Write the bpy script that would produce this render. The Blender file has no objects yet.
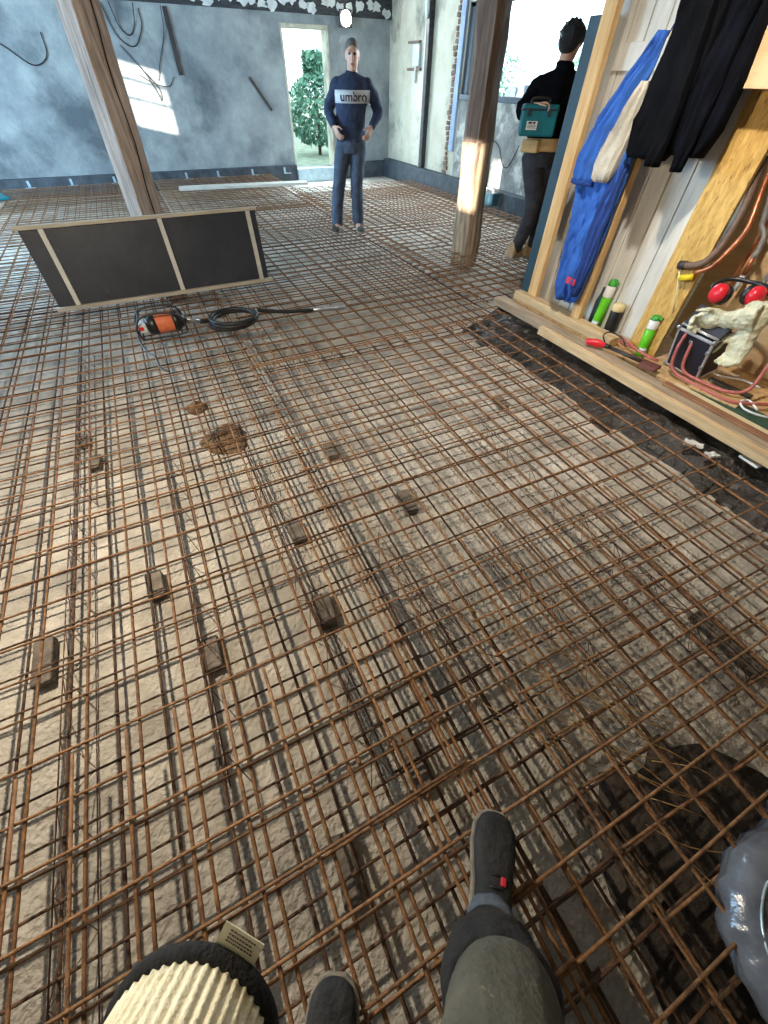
import bpy, bmesh, math, random
from mathutils import Vector, Matrix, noise
from mathutils.bvhtree import BVHTree
R = math.radians
C = bpy.context.scene.collection
scn = bpy.context.scene
random.seed(7)

# ------------------------------------------------------------------ camera, world, lights, exposure
# room axes: x = towards the window wall, y = towards the far wall, z = up (z 0 = top of the rebar)
YAW, PITCH, ROLL, EYE = R(27.5), R(48.2), R(1.2), 1.44
hf = Vector((math.sin(YAW), math.cos(YAW), 0)); rt = Vector((math.cos(YAW), -math.sin(YAW), 0))
fw = hf * math.cos(PITCH) - Vector((0, 0, 1)) * math.sin(PITCH); up = rt.cross(fw)
r2 = rt * math.cos(ROLL) + up * math.sin(ROLL); u2 = up * math.cos(ROLL) - rt * math.sin(ROLL)
cd = bpy.data.cameras.new('camera'); cam = bpy.data.objects.new('camera', cd); C.objects.link(cam)
M = Matrix((r2, u2, -fw)).transposed().to_4x4(); M.translation = (0, 0, EYE); cam.matrix_world = M
cd.sensor_fit = 'HORIZONTAL'; cd.sensor_width = 36; cd.lens = 36 * 388 / 768
cd.clip_start = 0.02; cd.clip_end = 200
scn.camera = cam

scn.view_settings.view_transform = 'Standard'; scn.view_settings.look = 'None'
scn.view_settings.gamma = 1; scn.view_settings.use_curve_mapping = False
scn.view_settings.exposure = 0.42

w = bpy.data.worlds.new('sky'); scn.world = w; w.use_nodes = True
bg = w.node_tree.nodes['Background']; bg.inputs[0].default_value = (0.72, 0.9, 1.0, 1); bg.inputs[1].default_value = 3.0

def light(name, kind, loc, power, color, size=0.1, size_y=None, target=None, **k):
    d = bpy.data.lights.new(name, kind); o = bpy.data.objects.new(name, d); C.objects.link(o)
    d.energy = power; d.color = color; o.location = loc
    if kind == 'AREA':
        d.size = size
        if size_y: d.shape = 'RECTANGLE'; d.size_y = size_y
    elif kind in ('POINT', 'SPOT'): d.shadow_soft_size = size
    if target is not None: o.rotation_euler = (Vector(target) - Vector(loc)).to_track_quat('-Z', 'Y').to_euler()
    for a, b in k.items(): setattr(d, a, b)
    return o
SUN_DIR = Vector((2.3, 2.1, -0.47)).normalized()
sun = light('sun', 'SUN', (-9, -8, 6), 22, (1.0, 0.93, 0.8)); sun.data.angle = R(0.5)
sun.rotation_euler = SUN_DIR.to_track_quat('-Z', 'Y').to_euler()
light('hanging_work_bulb', 'POINT', (-0.95, 1.70, 1.60), 128, (1.0, 0.87, 0.68), 0.035)
light('second_work_bulb', 'SPOT', (1.6, 1.5, 2.5), 165, (1.0, 0.93, 0.83), 0.05, target=(2.6, 1.75, 0.4), spot_size=R(118), spot_blend=1.0)
light('daylight_through_window', 'AREA', (5.60, 6.9, 1.75), 130, (0.72, 0.88, 1.0), 3.0, 0.95, target=(0, 6.9, 0.6))
light('daylight_through_doorway', 'AREA', (3.9, 11.12, 1.15), 75, (0.62, 0.85, 1.0), 0.85, 1.8, target=(3.0, 0, 0.3))
light('blue_fill_from_left', 'AREA', (-4.3, 7.6, 1.6), 640, (0.44, 0.72, 1.0), 4.0, 1.6, target=(3, 8.8, 0.6))  # added blue fill, larger than the opening, standing in for lens veil

# ------------------------------------------------------------------ materials
def lin(c):
    return tuple(((x / 255) / 12.92 if x / 255 <= 0.04045 else ((x / 255 + 0.055) / 1.055) ** 2.4) for x in c) + (1,)
def mat(name, c1, c2=None, scale=8.0, rough=0.7, metal=0.0, bump=0.0, bscale=40.0, stretch=(1, 1, 1), c3=None, s3=2.0, t3=(0.5, 0.6), rand=0.0, trans=0.0, spec=None, emit=None):
    m = bpy.data.materials.new(name); m.use_nodes = True
    nt = m.node_tree; N = nt.nodes; L = nt.links; b = N['Principled BSDF']
    b.inputs['Roughness'].default_value = rough; b.inputs['Metallic'].default_value = metal
    if spec is not None: b.inputs['Specular IOR Level'].default_value = spec
    if trans: b.inputs['Transmission Weight'].default_value = trans
    if emit:
        b.inputs['Emission Color'].default_value = lin(c1); b.inputs['Emission Strength'].default_value = emit
    tc = N.new('ShaderNodeTexCoord'); mp = N.new('ShaderNodeMapping'); mp.inputs['Scale'].default_value = stretch
    L.new(tc.outputs['Object'], mp.inputs['Vector'])
    col = None
    if c2 is None: b.inputs['Base Color'].default_value = lin(c1)
    else:
        n = N.new('ShaderNodeTexNoise'); n.inputs['Scale'].default_value = scale; n.inputs['Detail'].default_value = 8; n.inputs['Roughness'].default_value = 0.65
        L.new(mp.outputs[0], n.inputs['Vector'])
        r = N.new('ShaderNodeValToRGB'); r.color_ramp.elements[0].position = 0.36; r.color_ramp.elements[1].position = 0.66
        r.color_ramp.elements[0].color = lin(c1); r.color_ramp.elements[1].color = lin(c2)
        L.new(n.outputs['Fac'], r.inputs['Fac']); col = r.outputs['Color']
        if c3 is not None:
            n3 = N.new('ShaderNodeTexNoise'); n3.inputs['Scale'].default_value = s3; n3.inputs['Detail'].default_value = 10; n3.inputs['Roughness'].default_value = 0.62
            L.new(mp.outputs[0], n3.inputs['Vector'])
            r3 = N.new('ShaderNodeValToRGB'); r3.color_ramp.elements[0].position = t3[0]; r3.color_ramp.elements[1].position = t3[1]
            L.new(n3.outputs['Fac'], r3.inputs['Fac'])
            mx = N.new('ShaderNodeMixRGB'); L.new(r3.outputs['Color'], mx.inputs['Fac']); L.new(col, mx.inputs['Color1']); mx.inputs['Color2'].default_value = lin(c3)
            col = mx.outputs['Color']
        if rand:
            oi = N.new('ShaderNodeObjectInfo'); hs = N.new('ShaderNodeHueSaturation')
            mr = N.new('ShaderNodeMapRange'); mr.inputs['To Min'].default_value = 1 - rand; mr.inputs['To Max'].default_value = 1 + rand
            L.new(oi.outputs['Random'], mr.inputs['Value']); L.new(mr.outputs[0], hs.inputs['Value']); L.new(col, hs.inputs['Color']); col = hs.outputs['Color']
        L.new(col, b.inputs['Base Color'])
    if bump:
        nb = N.new('ShaderNodeTexNoise'); nb.inputs['Scale'].default_value = bscale; nb.inputs['Detail'].default_value = 6
        L.new(mp.outputs[0], nb.inputs['Vector'])
        bp = N.new('ShaderNodeBump'); bp.inputs['Strength'].default_value = bump; bp.inputs['Distance'].default_value = 0.02
        L.new(nb.outputs['Fac'], bp.inputs['Height']); L.new(bp.outputs['Normal'], b.inputs['Normal'])
    return m
M_ = {}
M_['rust'] = mat('rusty_steel', (112, 78, 52), (172, 126, 84), 30, 0.75, 0.25, 0.4, 220, rand=0.22)
M_['rust_dark'] = mat('dark_rusty_steel', (74, 54, 42), (122, 90, 66), 30, 0.8, 0.2, 0.4, 220, rand=0.22)
M_['tie'] = mat('tie_wire', (70, 52, 42), (128, 92, 66), 40, 0.6, 0.5)
M_['slab'] = mat('blinding_concrete', (168, 160, 148), (214, 206, 192), 5, 0.9, 0, 0.9, 55, c3=(132, 126, 118), s3=2.2, t3=(0.54, 0.74))
M_['earth'] = mat('dark_earth', (26, 23, 21), (66, 58, 52), 9, 0.5, 0, 1.0, 26, c3=(116, 108, 100), s3=14, t3=(0.58, 0.72))
M_['darkpatch'] = mat('dark_brown_patch', (44, 38, 33), (84, 74, 64), 9, 0.85, 0, 1.0, 30)
M_['mud'] = mat('brown_mud', (92, 72, 54), (140, 112, 84), 14, 0.9, 0, 1.0, 40)
M_['plaster'] = mat('old_grey_plaster', (126, 132, 134), (168, 172, 170), 1.6, 0.92, 0, 0.5, 14, c3=(92, 98, 102), s3=0.9, t3=(0.5, 0.68))
M_['lime'] = mat('lime_plaster', (190, 182, 160), (214, 208, 188), 2.2, 0.92, 0, 0.5, 14, c3=(128, 124, 112), s3=1.5, t3=(0.5, 0.66))
M_['greyrender'] = mat('patchy_grey_render', (120, 118, 112), (170, 168, 160), 3.5, 0.92, 0, 0.5, 18, c3=(206, 202, 190), s3=2.4, t3=(0.52, 0.6))
M_['flake'] = mat('flaking_white_paint', (196, 198, 196), (226, 226, 220), 9, 0.9, 0, 0.4, 30)
M_['footing'] = mat('dark_membrane', (46, 52, 58), (78, 84, 90), 6, 0.6, 0, 0.4, 20)
M_['beam'] = mat('black_beam', (40, 42, 46), (74, 74, 74), 5, 0.85, 0, 0.5, 25, (1, 6, 6))
M_['ceiling'] = mat('dusty_ceiling_boards', (110, 104, 96), (140, 132, 122), 4, 0.9)
M_['oldwood'] = mat('weathered_grey_wood', (132, 116, 106), (184, 166, 152), 9, 0.85, 0, 0.5, 30, (4, 4, 0.35), c3=(88, 72, 62), s3=4, t3=(0.56, 0.7))
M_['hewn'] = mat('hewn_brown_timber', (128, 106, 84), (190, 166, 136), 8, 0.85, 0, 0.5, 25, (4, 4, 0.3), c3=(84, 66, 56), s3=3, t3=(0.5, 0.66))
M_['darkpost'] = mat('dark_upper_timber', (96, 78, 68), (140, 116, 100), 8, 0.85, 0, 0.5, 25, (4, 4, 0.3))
M_['crackblack'] = mat('crack_black', (26, 22, 20), (40, 34, 30), 9, 0.95)
M_['pine'] = mat('new_pine', (196, 154, 98), (226, 190, 136), 6, 0.7, 0, 0.2, 30, (5, 5, 0.5), c3=(158, 112, 66), s3=3, t3=(0.62, 0.7))
M_['pine_h'] = mat('new_pine_lying', (186, 156, 116), (218, 192, 150), 6, 0.75, 0, 0.2, 30, (5, 0.5, 5), c3=(140, 112, 82), s3=3, t3=(0.6, 0.72))
M_['greywood_h'] = mat('grey_sill_plank', (140, 122, 102), (186, 166, 140), 6, 0.8, 0, 0.4, 30, (5, 0.5, 5), c3=(108, 92, 76), s3=3, t3=(0.58, 0.7))
M_['whiteboard'] = mat('old_white_paint', (186, 183, 174), (212, 208, 198), 5, 0.7, 0, 0.15, 20, (3, 3, 0.5), c3=(166, 162, 154), s3=4, t3=(0.62, 0.72))
M_['creamboard'] = mat('cream_paint', (206, 190, 154), (222, 208, 176), 4, 0.7, 0, 0.15, 20, (3, 3, 0.5))
M_['chip'] = mat('chipboard', (184, 142, 70), (222, 184, 108), 18, 0.7, 0, 0.6, 40, (1, 2.2, 0.7), c3=(136, 98, 48), s3=22, t3=(0.6, 0.68))
M_['ply'] = mat('plywood', (196, 162, 118), (218, 188, 144), 4, 0.7, 0, 0.1, 20, (3, 0.6, 3))
M_['chipfloor'] = mat('chipboard_floor', (186, 148, 100), (220, 186, 136), 22, 0.75, 0, 0.4, 40, c3=(140, 104, 68), s3=24, t3=(0.6, 0.68))
M_['darkteal'] = mat('dark_teal_paint', (24, 48, 60), (36, 66, 80), 4, 0.5)
M_['panel'] = mat('dark_panel_film', (44, 50, 62), (60, 66, 78), 3, 0.5, 0, 0.1, 20, c3=(74, 76, 80), s3=5, t3=(0.62, 0.75))
M_['paleslat'] = mat('pale_slat', (206, 208, 206), (232, 232, 228), 8, 0.6, 0.0, 0.1, 30)
M_['palewood'] = mat('pale_rail_wood', (176, 170, 158), (212, 206, 194), 7, 0.75, 0, 0.2, 30, (0.6, 5, 5))
M_['blackrub'] = mat('black_rubber', (26, 27, 30), (42, 43, 47), 20, 0.5, 0, 0.1, 80)
M_['orange'] = mat('orange_casing', (206, 104, 66), (226, 128, 88), 12, 0.5)
M_['steel'] = mat('dull_steel', (150, 154, 158), (190, 194, 198), 18, 0.35, 0.8, 0.1, 60)
M_['galv'] = mat('galvanised_steel', (176, 196, 206), (206, 222, 230), 14, 0.35, 0.5)
M_['darksteel'] = mat('dark_steel', (52, 50, 52), (82, 78, 76), 12, 0.55, 0.5, 0.2, 40)
M_['palebluepaint'] = mat('pale_blue_paint', (136, 156, 184), (160, 178, 200), 5, 0.6)
M_['windowframe'] = mat('slate_window_frame', (52, 64, 74), (70, 82, 92), 6, 0.5)
M_['brick'] = mat('crumbling_brick', (112, 86, 72), (158, 128, 108), 14, 0.95, 0, 1.0, 40)
M_['block'] = mat('brick_spacer', (96, 88, 80), (132, 122, 110), 16, 0.95, 0, 0.6, 60, rand=0.2)
M_['skin'] = mat('skin', (206, 160, 136), (218, 174, 150), 20, 0.55)
M_['lips'] = mat('lips', (168, 104, 96)); M_['eyedark'] = mat('dark_eye', (36, 28, 26), rough=0.3)
M_['hair'] = mat('black_hair', (18, 16, 16), (40, 34, 32), 40, 0.5, 0, 0.8, 120)
M_['greyhair'] = mat('cropped_grey_hair', (88, 84, 82), (128, 122, 118), 40, 0.7, 0, 0.6, 120)
M_['navy'] = mat('navy_sweatshirt', (40, 52, 78), (56, 68, 96), 10, 0.9, 0, 0.2, 90)
M_['jeans'] = mat('blue_jeans', (64, 76, 94), (88, 100, 118), 10, 0.9, 0, 0.2, 90)
M_['blackjkt'] = mat('black_jacket_cloth', (8, 9, 12), (17, 18, 22), 8, 0.9, 0, 0.2, 60, spec=0.06)
M_['navyjkt'] = mat('navy_black_cloth', (7, 9, 15), (15, 17, 24), 8, 0.9, 0, 0.2, 60, spec=0.06)
M_['darktrs'] = mat('charcoal_trousers', (34, 33, 38), (54, 52, 58), 9, 0.85, 0, 0.2, 70)
M_['boot'] = mat('tan_boot', (150, 122, 90), (188, 160, 124), 14, 0.8, 0, 0.3, 60)
M_['darkboot'] = mat('dark_boot', (60, 52, 48), (90, 80, 72), 14, 0.8, 0, 0.3, 60)
M_['tanbelt'] = mat('tan_leather', (190, 152, 100), (214, 178, 126), 12, 0.7, 0, 0.2, 60)
M_['teal'] = mat('teal_plastic', (0, 104, 116), (10, 122, 132), 12, 0.4)
M_['white'] = mat('white_plastic', (226, 226, 222), rough=0.5)
M_['offwhite'] = mat('off_white_print', (206, 210, 214), rough=0.7)
M_['ink'] = mat('dark_ink', (24, 26, 34), rough=0.6)
M_['navyink'] = mat('navy_ink', (34, 42, 66), rough=0.8)
M_['worktrs'] = mat('work_trousers', (64, 64, 57), (92, 90, 79), 9, 0.9, 0, 0.3, 110, c3=(136, 132, 108), s3=26, t3=(0.7, 0.74))
M_['kneepad'] = mat('black_knee_pocket', (22, 22, 25), (36, 36, 36), 9, 0.85, 0, 0.3, 90)
M_['cuff'] = mat('faded_lower_leg', (72, 80, 90), (104, 112, 120), 12, 0.9, 0, 0.3, 90)
M_['shoe'] = mat('dark_safety_shoe', (30, 30, 32), (54, 52, 50), 14, 0.8, 0, 0.3, 70)
M_['sole'] = mat('worn_sole', (120, 112, 100), (156, 146, 130), 18, 0.8)
M_['red'] = mat('red_plastic', (206, 26, 44), (222, 44, 58), 20, 0.3)
M_['pinkred'] = mat('pinkish_red_hose', (168, 88, 82), (192, 112, 102), 14, 0.45)
M_['knit'] = mat('cream_knit', (222, 210, 176), (236, 226, 196), 30, 0.95, 0, 0.4, 160)
M_['fleece'] = mat('black_fleece', (26, 26, 28), (40, 40, 42), 60, 1.0, 0, 0.4, 160)
M_['label'] = mat('care_label', (226, 220, 192), (234, 230, 206), 20, 0.8)
M_['bluejkt'] = mat('blue_fleece', (36, 82, 160), (52, 104, 184), 10, 0.9, 0, 0.2, 80)
M_['bluedark'] = mat('blue_trim_and_shade', (24, 52, 116), (32, 64, 132), 10, 0.9)
M_['cream'] = mat('cream_lining', (168, 164, 152), (196, 190, 176), 10, 0.95, 0, 0.3, 80)
M_['green'] = mat('lime_green_can', (92, 190, 32), (112, 210, 44), 14, 0.35)
M_['dkgreen'] = mat('green_can_cap', (46, 140, 40), (62, 158, 52), 14, 0.4)
M_['black'] = mat('black_plastic', (20, 20, 22), (34, 34, 36), 20, 0.4)
M_['beige'] = mat('beige_cap', (200, 182, 128), (214, 196, 146), 20, 0.5)
M_['alu'] = mat('aluminium_edge', (196, 200, 206), (216, 220, 224), 20, 0.35, 0.6)
M_['casefab'] = mat('blue_black_case_side', (22, 26, 38), (32, 36, 50), 10, 0.5)
M_['glove'] = mat('work_glove_cloth', (198, 196, 166), (226, 224, 198), 16, 0.95, 0, 0.5, 60)
M_['copper'] = mat('copper_pipe', (172, 100, 66), (204, 132, 94), 12, 0.35, 0.7)
M_['lagging'] = mat('brown_pipe_lagging', (92, 72, 60), (128, 104, 88), 10, 0.6, 0, 0.2, 40)
M_['greyhose'] = mat('grey_braided_hose', (130, 128, 126), (162, 158, 154), 30, 0.5, 0.3, 0.3, 120)
M_['yellow'] = mat('yellow_plastic', (226, 196, 20), (236, 210, 40), 20, 0.45)
M_['sheetgreen'] = mat('dark_green_board', (44, 74, 60), (60, 90, 74), 8, 0.7)
M_['maroon'] = mat('maroon_block', (96, 54, 50), (120, 72, 66), 10, 0.7)
M_['brownwood'] = mat('brown_wood_strip', (128, 88, 62), (156, 112, 80), 8, 0.8, stretch=(5, 0.6, 5))
M_['ductwrap'] = mat('grey_pipe_in_film', (92, 96, 104), (128, 132, 140), 6, 0.22, 0.1, 0.5, 12)
M_['leaf'] = mat('leaf', (58, 112, 92), (116, 164, 136), 3, 0.7, rand=0.1)
M_['bark'] = mat('bark', (86, 70, 58), (116, 98, 82), 10, 0.9)
M_['grass'] = mat('grass', (104, 124, 104), (146, 160, 136), 5, 0.95)
M_['yard'] = mat('yard', (150, 146, 138), (186, 182, 172), 2, 0.95)
M_['fence'] = mat('pale_fence', (212, 206, 196), (230, 226, 216), 4, 0.8)
M_['car'] = mat('silver_car_paint', (188, 190, 196), (200, 202, 208), 4, 0.3, 0.3)
M_['glass'] = mat('car_glass', (60, 74, 84), rough=0.1)
M_['tyre'] = mat('tyre', (28, 28, 30), rough=0.8)
M_['lampon'] = mat('lit_lamp_glass', (255, 252, 244), emit=45)
M_['straw'] = mat('tan_straw_wire', (150, 112, 62), (186, 148, 92), 30, 0.7)
M_['pink'] = mat('red_logo', (206, 44, 56), rough=0.7)

# ------------------------------------------------------------------ mesh helpers
class MB:
    def __init__(s): s.v = []; s.f = []; s.sm = []; s.mi = []
    def add(s, v, f, smooth=False, mi=0):
        o = len(s.v); s.v += [tuple(x) for x in v]
        for q in f: s.f.append(tuple(i + o for i in q)); s.sm.append(smooth); s.mi.append(mi)
        return s
    def box(s, c, d, rot=None, mi=0):
        c = Vector(c); h = Vector(d) / 2; rm = rot if rot is not None else Matrix.Identity(3)
        v = [c + rm @ Vector((x * h.x, y * h.y, z * h.z)) for x in (-1, 1) for y in (-1, 1) for z in (-1, 1)]
        return s.add(v, [(0, 1, 3, 2), (4, 6, 7, 5), (0, 4, 5, 1), (2, 3, 7, 6), (0, 2, 6, 4), (1, 5, 7, 3)], False, mi)
    def b2(s, lo, hi, mi=0):
        lo = Vector(lo); hi = Vector(hi); return s.box((lo + hi) / 2, hi - lo, None, mi)
    def loft(s, rings, caps=True, smooth=True, mi=0, closed=False):
        n = len(rings[0]); v = [p for r in rings for p in r]; f = []
        m = len(rings)
        for i in range(m if closed else m - 1):
            for j in range(n):
                a, b = i * n + j, i * n + (j + 1) % n; k = ((i + 1) % m) * n
                f.append((a, b, k + (j + 1) % n, k + j))
        if caps and not closed:
            f.append(tuple(range(n - 1, -1, -1))); f.append(tuple((m - 1) * n + j for j in range(n)))
        return s.add(v, f, smooth, mi)
    def ell_rings(s, rings, n=16, **k):     # rings of (centre, axis vector a, axis vector b)
        return s.loft([[Vector(c) + Vector(a) * math.cos(2 * math.pi * j / n) + Vector(b) * math.sin(2 * math.pi * j / n) for j in range(n)] for c, a, b in rings], **k)
    def tube(s, pts, r, n=10, closed=False, caps=True, mi=0, round_end=False):
        pts = [Vector(p) for p in pts]; m = len(pts)
        rs = list(r) if isinstance(r, (list, tuple)) else [r] * m
        t0 = (pts[1] - pts[0]).normalized(); up_ = Vector((0, 0, 1)) if abs(t0.z) < 0.9 else Vector((1, 0, 0))
        x = t0.cross(up_).normalized(); rings = []
        for i in range(m):
            if closed: t = pts[(i + 1) % m] - pts[i - 1]
            else: t = pts[min(i + 1, m - 1)] - pts[max(i - 1, 0)]
            t = t.normalized() if t.length > 1e-9 else t0
            x = (x - t * x.dot(t)); x = x.normalized() if x.length > 1e-6 else t.orthogonal().normalized()
            y = t.cross(x); ring = [pts[i] + (x * math.cos(2 * math.pi * j / n) + y * math.sin(2 * math.pi * j / n)) * rs[i] for j in range(n)]
            rings.append(ring)
        if round_end and not closed:
            t = (pts[0] - pts[1]).normalized(); c = pts[0]
            pre = [[c + (p - c) * math.cos(a) + t * rs[0] * math.sin(a) for p in rings[0]] for a in (1.35, 0.95, 0.5)]
            t = (pts[-1] - pts[-2]).normalized(); c2 = pts[-1]
            post = [[c2 + (p - c2) * math.cos(a) + t * rs[-1] * math.sin(a) for p in rings[-1]] for a in (0.5, 0.95, 1.35)]
            rings = pre + rings + post
        return s.loft(rings, caps=caps, closed=closed, mi=mi)
    def ball(s, c, r, n=14, m=9, rot=None, mi=0):
        r = Vector(r) if not isinstance(r, (int, float)) else Vector((r, r, r)); c = Vector(c); rm = rot if rot is not None else Matrix.Identity(3)
        rings = []
        for i in range(m):
            a = math.pi * (i + 0.5) / m * 0.98 + 0.01
            rings.append([c + rm @ Vector((r.x * math.sin(a) * math.cos(2 * math.pi * j / n), r.y * math.sin(a) * math.sin(2 * math.pi * j / n), r.z * -math.cos(a))) for j in range(n)])
        return s.loft(rings, mi=mi)
    def lathe(s, prof, c=(0, 0, 0), n=20, rot=None, mi=0):
        c = Vector(c); rm = rot if rot is not None else Matrix.Identity(3)
        return s.loft([[c + rm @ Vector((r * math.cos(2 * math.pi * j / n), r * math.sin(2 * math.pi * j / n), z)) for j in range(n)] for r, z in prof], mi=mi)
    def mesh(s, name):
        me = bpy.data.meshes.new(name); me.from_pydata(s.v, [], s.f); me.polygons.foreach_set('use_smooth', s.sm); me.polygons.foreach_set('material_index', s.mi); me.update()
        bm = bmesh.new(); bm.from_mesh(me); bmesh.ops.recalc_face_normals(bm, faces=bm.faces); bm.to_mesh(me); bm.free()
        return me
def link(name, me, mats, parent=None, loc=None, bevel=0, rz=None):
    for m in (mats if isinstance(mats, (list, tuple)) else [mats]): me.materials.append(M_[m] if isinstance(m, str) else m)
    o = bpy.data.objects.new(name, me); C.objects.link(o)
    if parent is not None: o.parent = parent
    if loc is not None: o.location = loc
    if rz is not None: o.rotation_euler = (0, 0, rz)
    if bevel:
        b = o.modifiers.new('bevel', 'BEVEL'); b.width = bevel; b.segments = 2; b.limit_method = 'ANGLE'
    return o
def part(name, mb, mats, parent=None, bevel=0): return link(name, mb.mesh(name), mats, parent, bevel=bevel)
def tag(o, label, cat, group=None):
    o['label'] = label; o['category'] = cat
    if group: o['group'] = group
    return o
def thing(name, label, cat, loc=(0, 0, 0), rz=0, group=None):
    o = bpy.data.objects.new(name, None); C.objects.link(o); o.empty_display_size = 0.1
    o.location = loc; o.rotation_euler = (0, 0, rz); return tag(o, label, cat, group)
def struct(name, mb, mats, parent=None, bevel=0):
    o = part(name, mb, mats, parent, bevel); o['kind'] = 'structure'; return o
def fuse(mb, voxel=0.01, smooth=4, fold=None):
    """one continuous skin over the shapes collected in mb"""
    me0 = mb.mesh('tmp'); o = bpy.data.objects.new('tmp', me0); C.objects.link(o)
    m = o.modifiers.new('r', 'REMESH'); m.mode = 'VOXEL'; m.voxel_size = voxel; m.use_smooth_shade = True
    if smooth:
        k = o.modifiers.new('s', 'SMOOTH'); k.iterations = smooth; k.factor = 0.5
    dg = bpy.context.evaluated_depsgraph_get(); dg.update()
    me = bpy.data.meshes.new_from_object(o.evaluated_get(dg)); bpy.data.objects.remove(o); bpy.data.meshes.remove(me0)
    me.materials.clear()
    if fold:
        amp, sx, sy, sz = fold
        ns = [v.normal.copy() for v in me.vertices]
        for v, nn in zip(me.vertices, ns):
            p = Vector((v.co.x * sx, v.co.y * sy, v.co.z * sz))
            a = noise.noise(p) ; b2_ = noise.noise(p * 2.3 + Vector((5, 1, 2)))
            v.co += nn * amp * (a + 0.5 * b2_)
    for p in me.polygons: p.use_smooth = True
    return me
def text_mesh(s, size, extrude=0.0008):
    cu = bpy.data.curves.new('txt', 'FONT'); cu.body = s; cu.size = size; cu.extrude = extrude; cu.align_x = 'CENTER'; cu.align_y = 'CENTER'; cu.offset = size * 0.012
    o = bpy.data.objects.new('txt', cu); C.objects.link(o); dg = bpy.context.evaluated_depsgraph_get(); dg.update()
    me = bpy.data.meshes.new_from_object(o.evaluated_get(dg)); bpy.data.objects.remove(o); return me
def bez(pts, n=8):
    """Catmull-Rom through points"""
    P = [Vector(p) for p in pts]; P = [P[0] * 2 - P[1]] + P + [P[-1] * 2 - P[-2]]; out = []
    for i in range(1, len(P) - 2):
        for k in range(n):
            t = k / n; a, b, c, d = P[i - 1:i + 3]
            out.append(0.5 * (2 * b + (c - a) * t + (2 * a - 5 * b + 4 * c - d) * t * t + (3 * b - a - 3 * c + d) * t ** 3))
    out.append(P[-2]); return out
def axis_rot(zdir, xhint=(1, 0, 0)):
    z = Vector(zdir).normalized(); x = Vector(xhint); x = (x - z * x.dot(z)).normalized(); y = z.cross(x)
    return Matrix((x, y, z)).transposed()

# ------------------------------------------------------------------ setting
ZG = -0.16                                   # top of the concrete blinding under the steel
BV, RU = 11.2, 5.74                          # far wall, window wall
mb = MB(); n_ = 60
for i in range(n_ + 1):
    for j in range(n_ + 1):
        x = -4.6 + 10.4 * i / n_; y = -3 + 14.3 * j / n_
        mb.v.append((x, y, ZG + 0.008 * noise.noise(Vector((x * 2.5, y * 2.5, 0)))))
for i in range(n_):
    for j in range(n_):
        a = i * (n_ + 1) + j; mb.f.append((a, a + 1, a + n_ + 2, a + n_ + 1)); mb.sm.append(True); mb.mi.append(0)
struct('floor', mb, 'slab')
T = 0.3
mb = MB()                                    # far wall with the doorway
mb.b2((-4.8, BV, -0.3), (3.45, BV + T, 2.7)); mb.b2((3.45, BV, 2.08), (4.35, BV + T, 2.7)); mb.b2((4.35, BV, -0.3), (RU + T, BV + T, 2.7)); mb.b2((3.45, BV, -0.3), (4.35, BV + T, 0.06))
struct('wall_back', mb, 'plaster')
mb = MB()                                    # window wall
W0, W1, WZ0, WZ1 = 5.25, 8.42, 1.25, 2.26
mb.b2((RU, W1, -0.3), (RU + T, BV, 2.7)); mb.b2((RU, -3.2, -0.3), (RU + T, W0, 2.7)); mb.b2((RU, W0, WZ1), (RU + T, W1, 2.7))
struct('wall_right', mb, 'lime')
mb = MB(); mb.b2((RU, W0, -0.3), (RU + T, W1, WZ0)); struct('wall_right_below_window', mb, 'greyrender')
mb = MB()                                    # left wall with two high window openings
A = [(-3.05, -2.15, 2.05, 2.66), (5.78, 6.66, 1.80, 2.66)]
mb.b2((-4.8, -3.2, -0.3), (-4.5, 11.2, 1.80)); mb.b2((-4.8, -3.2, 2.66), (-4.5, 11.2, 2.75))
ys = [-3.2, -3.05, -2.15, 5.78, 6.66, 11.2]
for a, b in ((-3.2, -3.05), (-2.15, 5.78), (6.66, 11.2)): mb.b2((-4.8, a, 1.80), (-4.5, b, 2.66))
mb.b2((-4.8, -3.05, 1.80), (-4.5, -2.15, 2.05))
struct('wall_left', mb, 'plaster')
mb = MB()                                    # muntins of the left opening, seen as lines in the sun patch
mb.b2((-4.70, 5.78, 2.18), (-4.66, 6.66, 2.22)); mb.b2((-4.70, 5.78, 2.42), (-4.66, 6.66, 2.46))
struct('window_2', mb, 'windowframe')
mb = MB(); mb.b2((-4.8, -3.3, -0.3), (RU + T, -3.0, 2.75)); struct('wall_front', mb, 'plaster')
mb = MB(); mb.b2((-4.8, -3.3, 2.7), (RU + T, BV + T, 2.85)); struct('ceiling', mb, 'ceiling')

# black lintel beam with flaking paint along the far wall
mb = MB(); mb.b2((-4.5, BV - 0.07, 2.22), (RU, BV - 0.001, 2.7)); tb = struct('trim_1', mb, 'beam')
mb = MB(); rnd = random.Random(3)
for k in range(20):
    cx = 2.0 + k * 0.19 + rnd.uniform(-.05, .05); cz = 2.32 + rnd.uniform(-.05, .07); n = 11
    ring = [(cx + rnd.uniform(.05, .13) * math.cos(6.283 * j / n), BV - 0.074, cz + rnd.uniform(.03, .1) * math.sin(6.283 * j / n)) for j in range(n)]
    mb.loft([ring, [(p[0], BV - 0.06, p[2]) for p in ring]], smooth=False)
struct('trim_2', mb, 'flake')
mb = MB(); mb.b2((-4.5, BV - 0.10, ZG), (3.42, BV - 0.001, 0.13)); struct('baseboard_back', mb, 'footing', bevel=0.01)
mb = MB(); mb.b2((4.38, BV - 0.10, ZG), (RU, BV - 0.001, 0.13)); struct('baseboard_back_corner', mb, 'footing', bevel=0.01)
mb = MB(); mb.b2((RU - 0.16, 3.4, ZG), (RU - 0.001, BV - 0.1, 0.17)); struct('baseboard_right', mb, 'footing', bevel=0.01)
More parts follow.
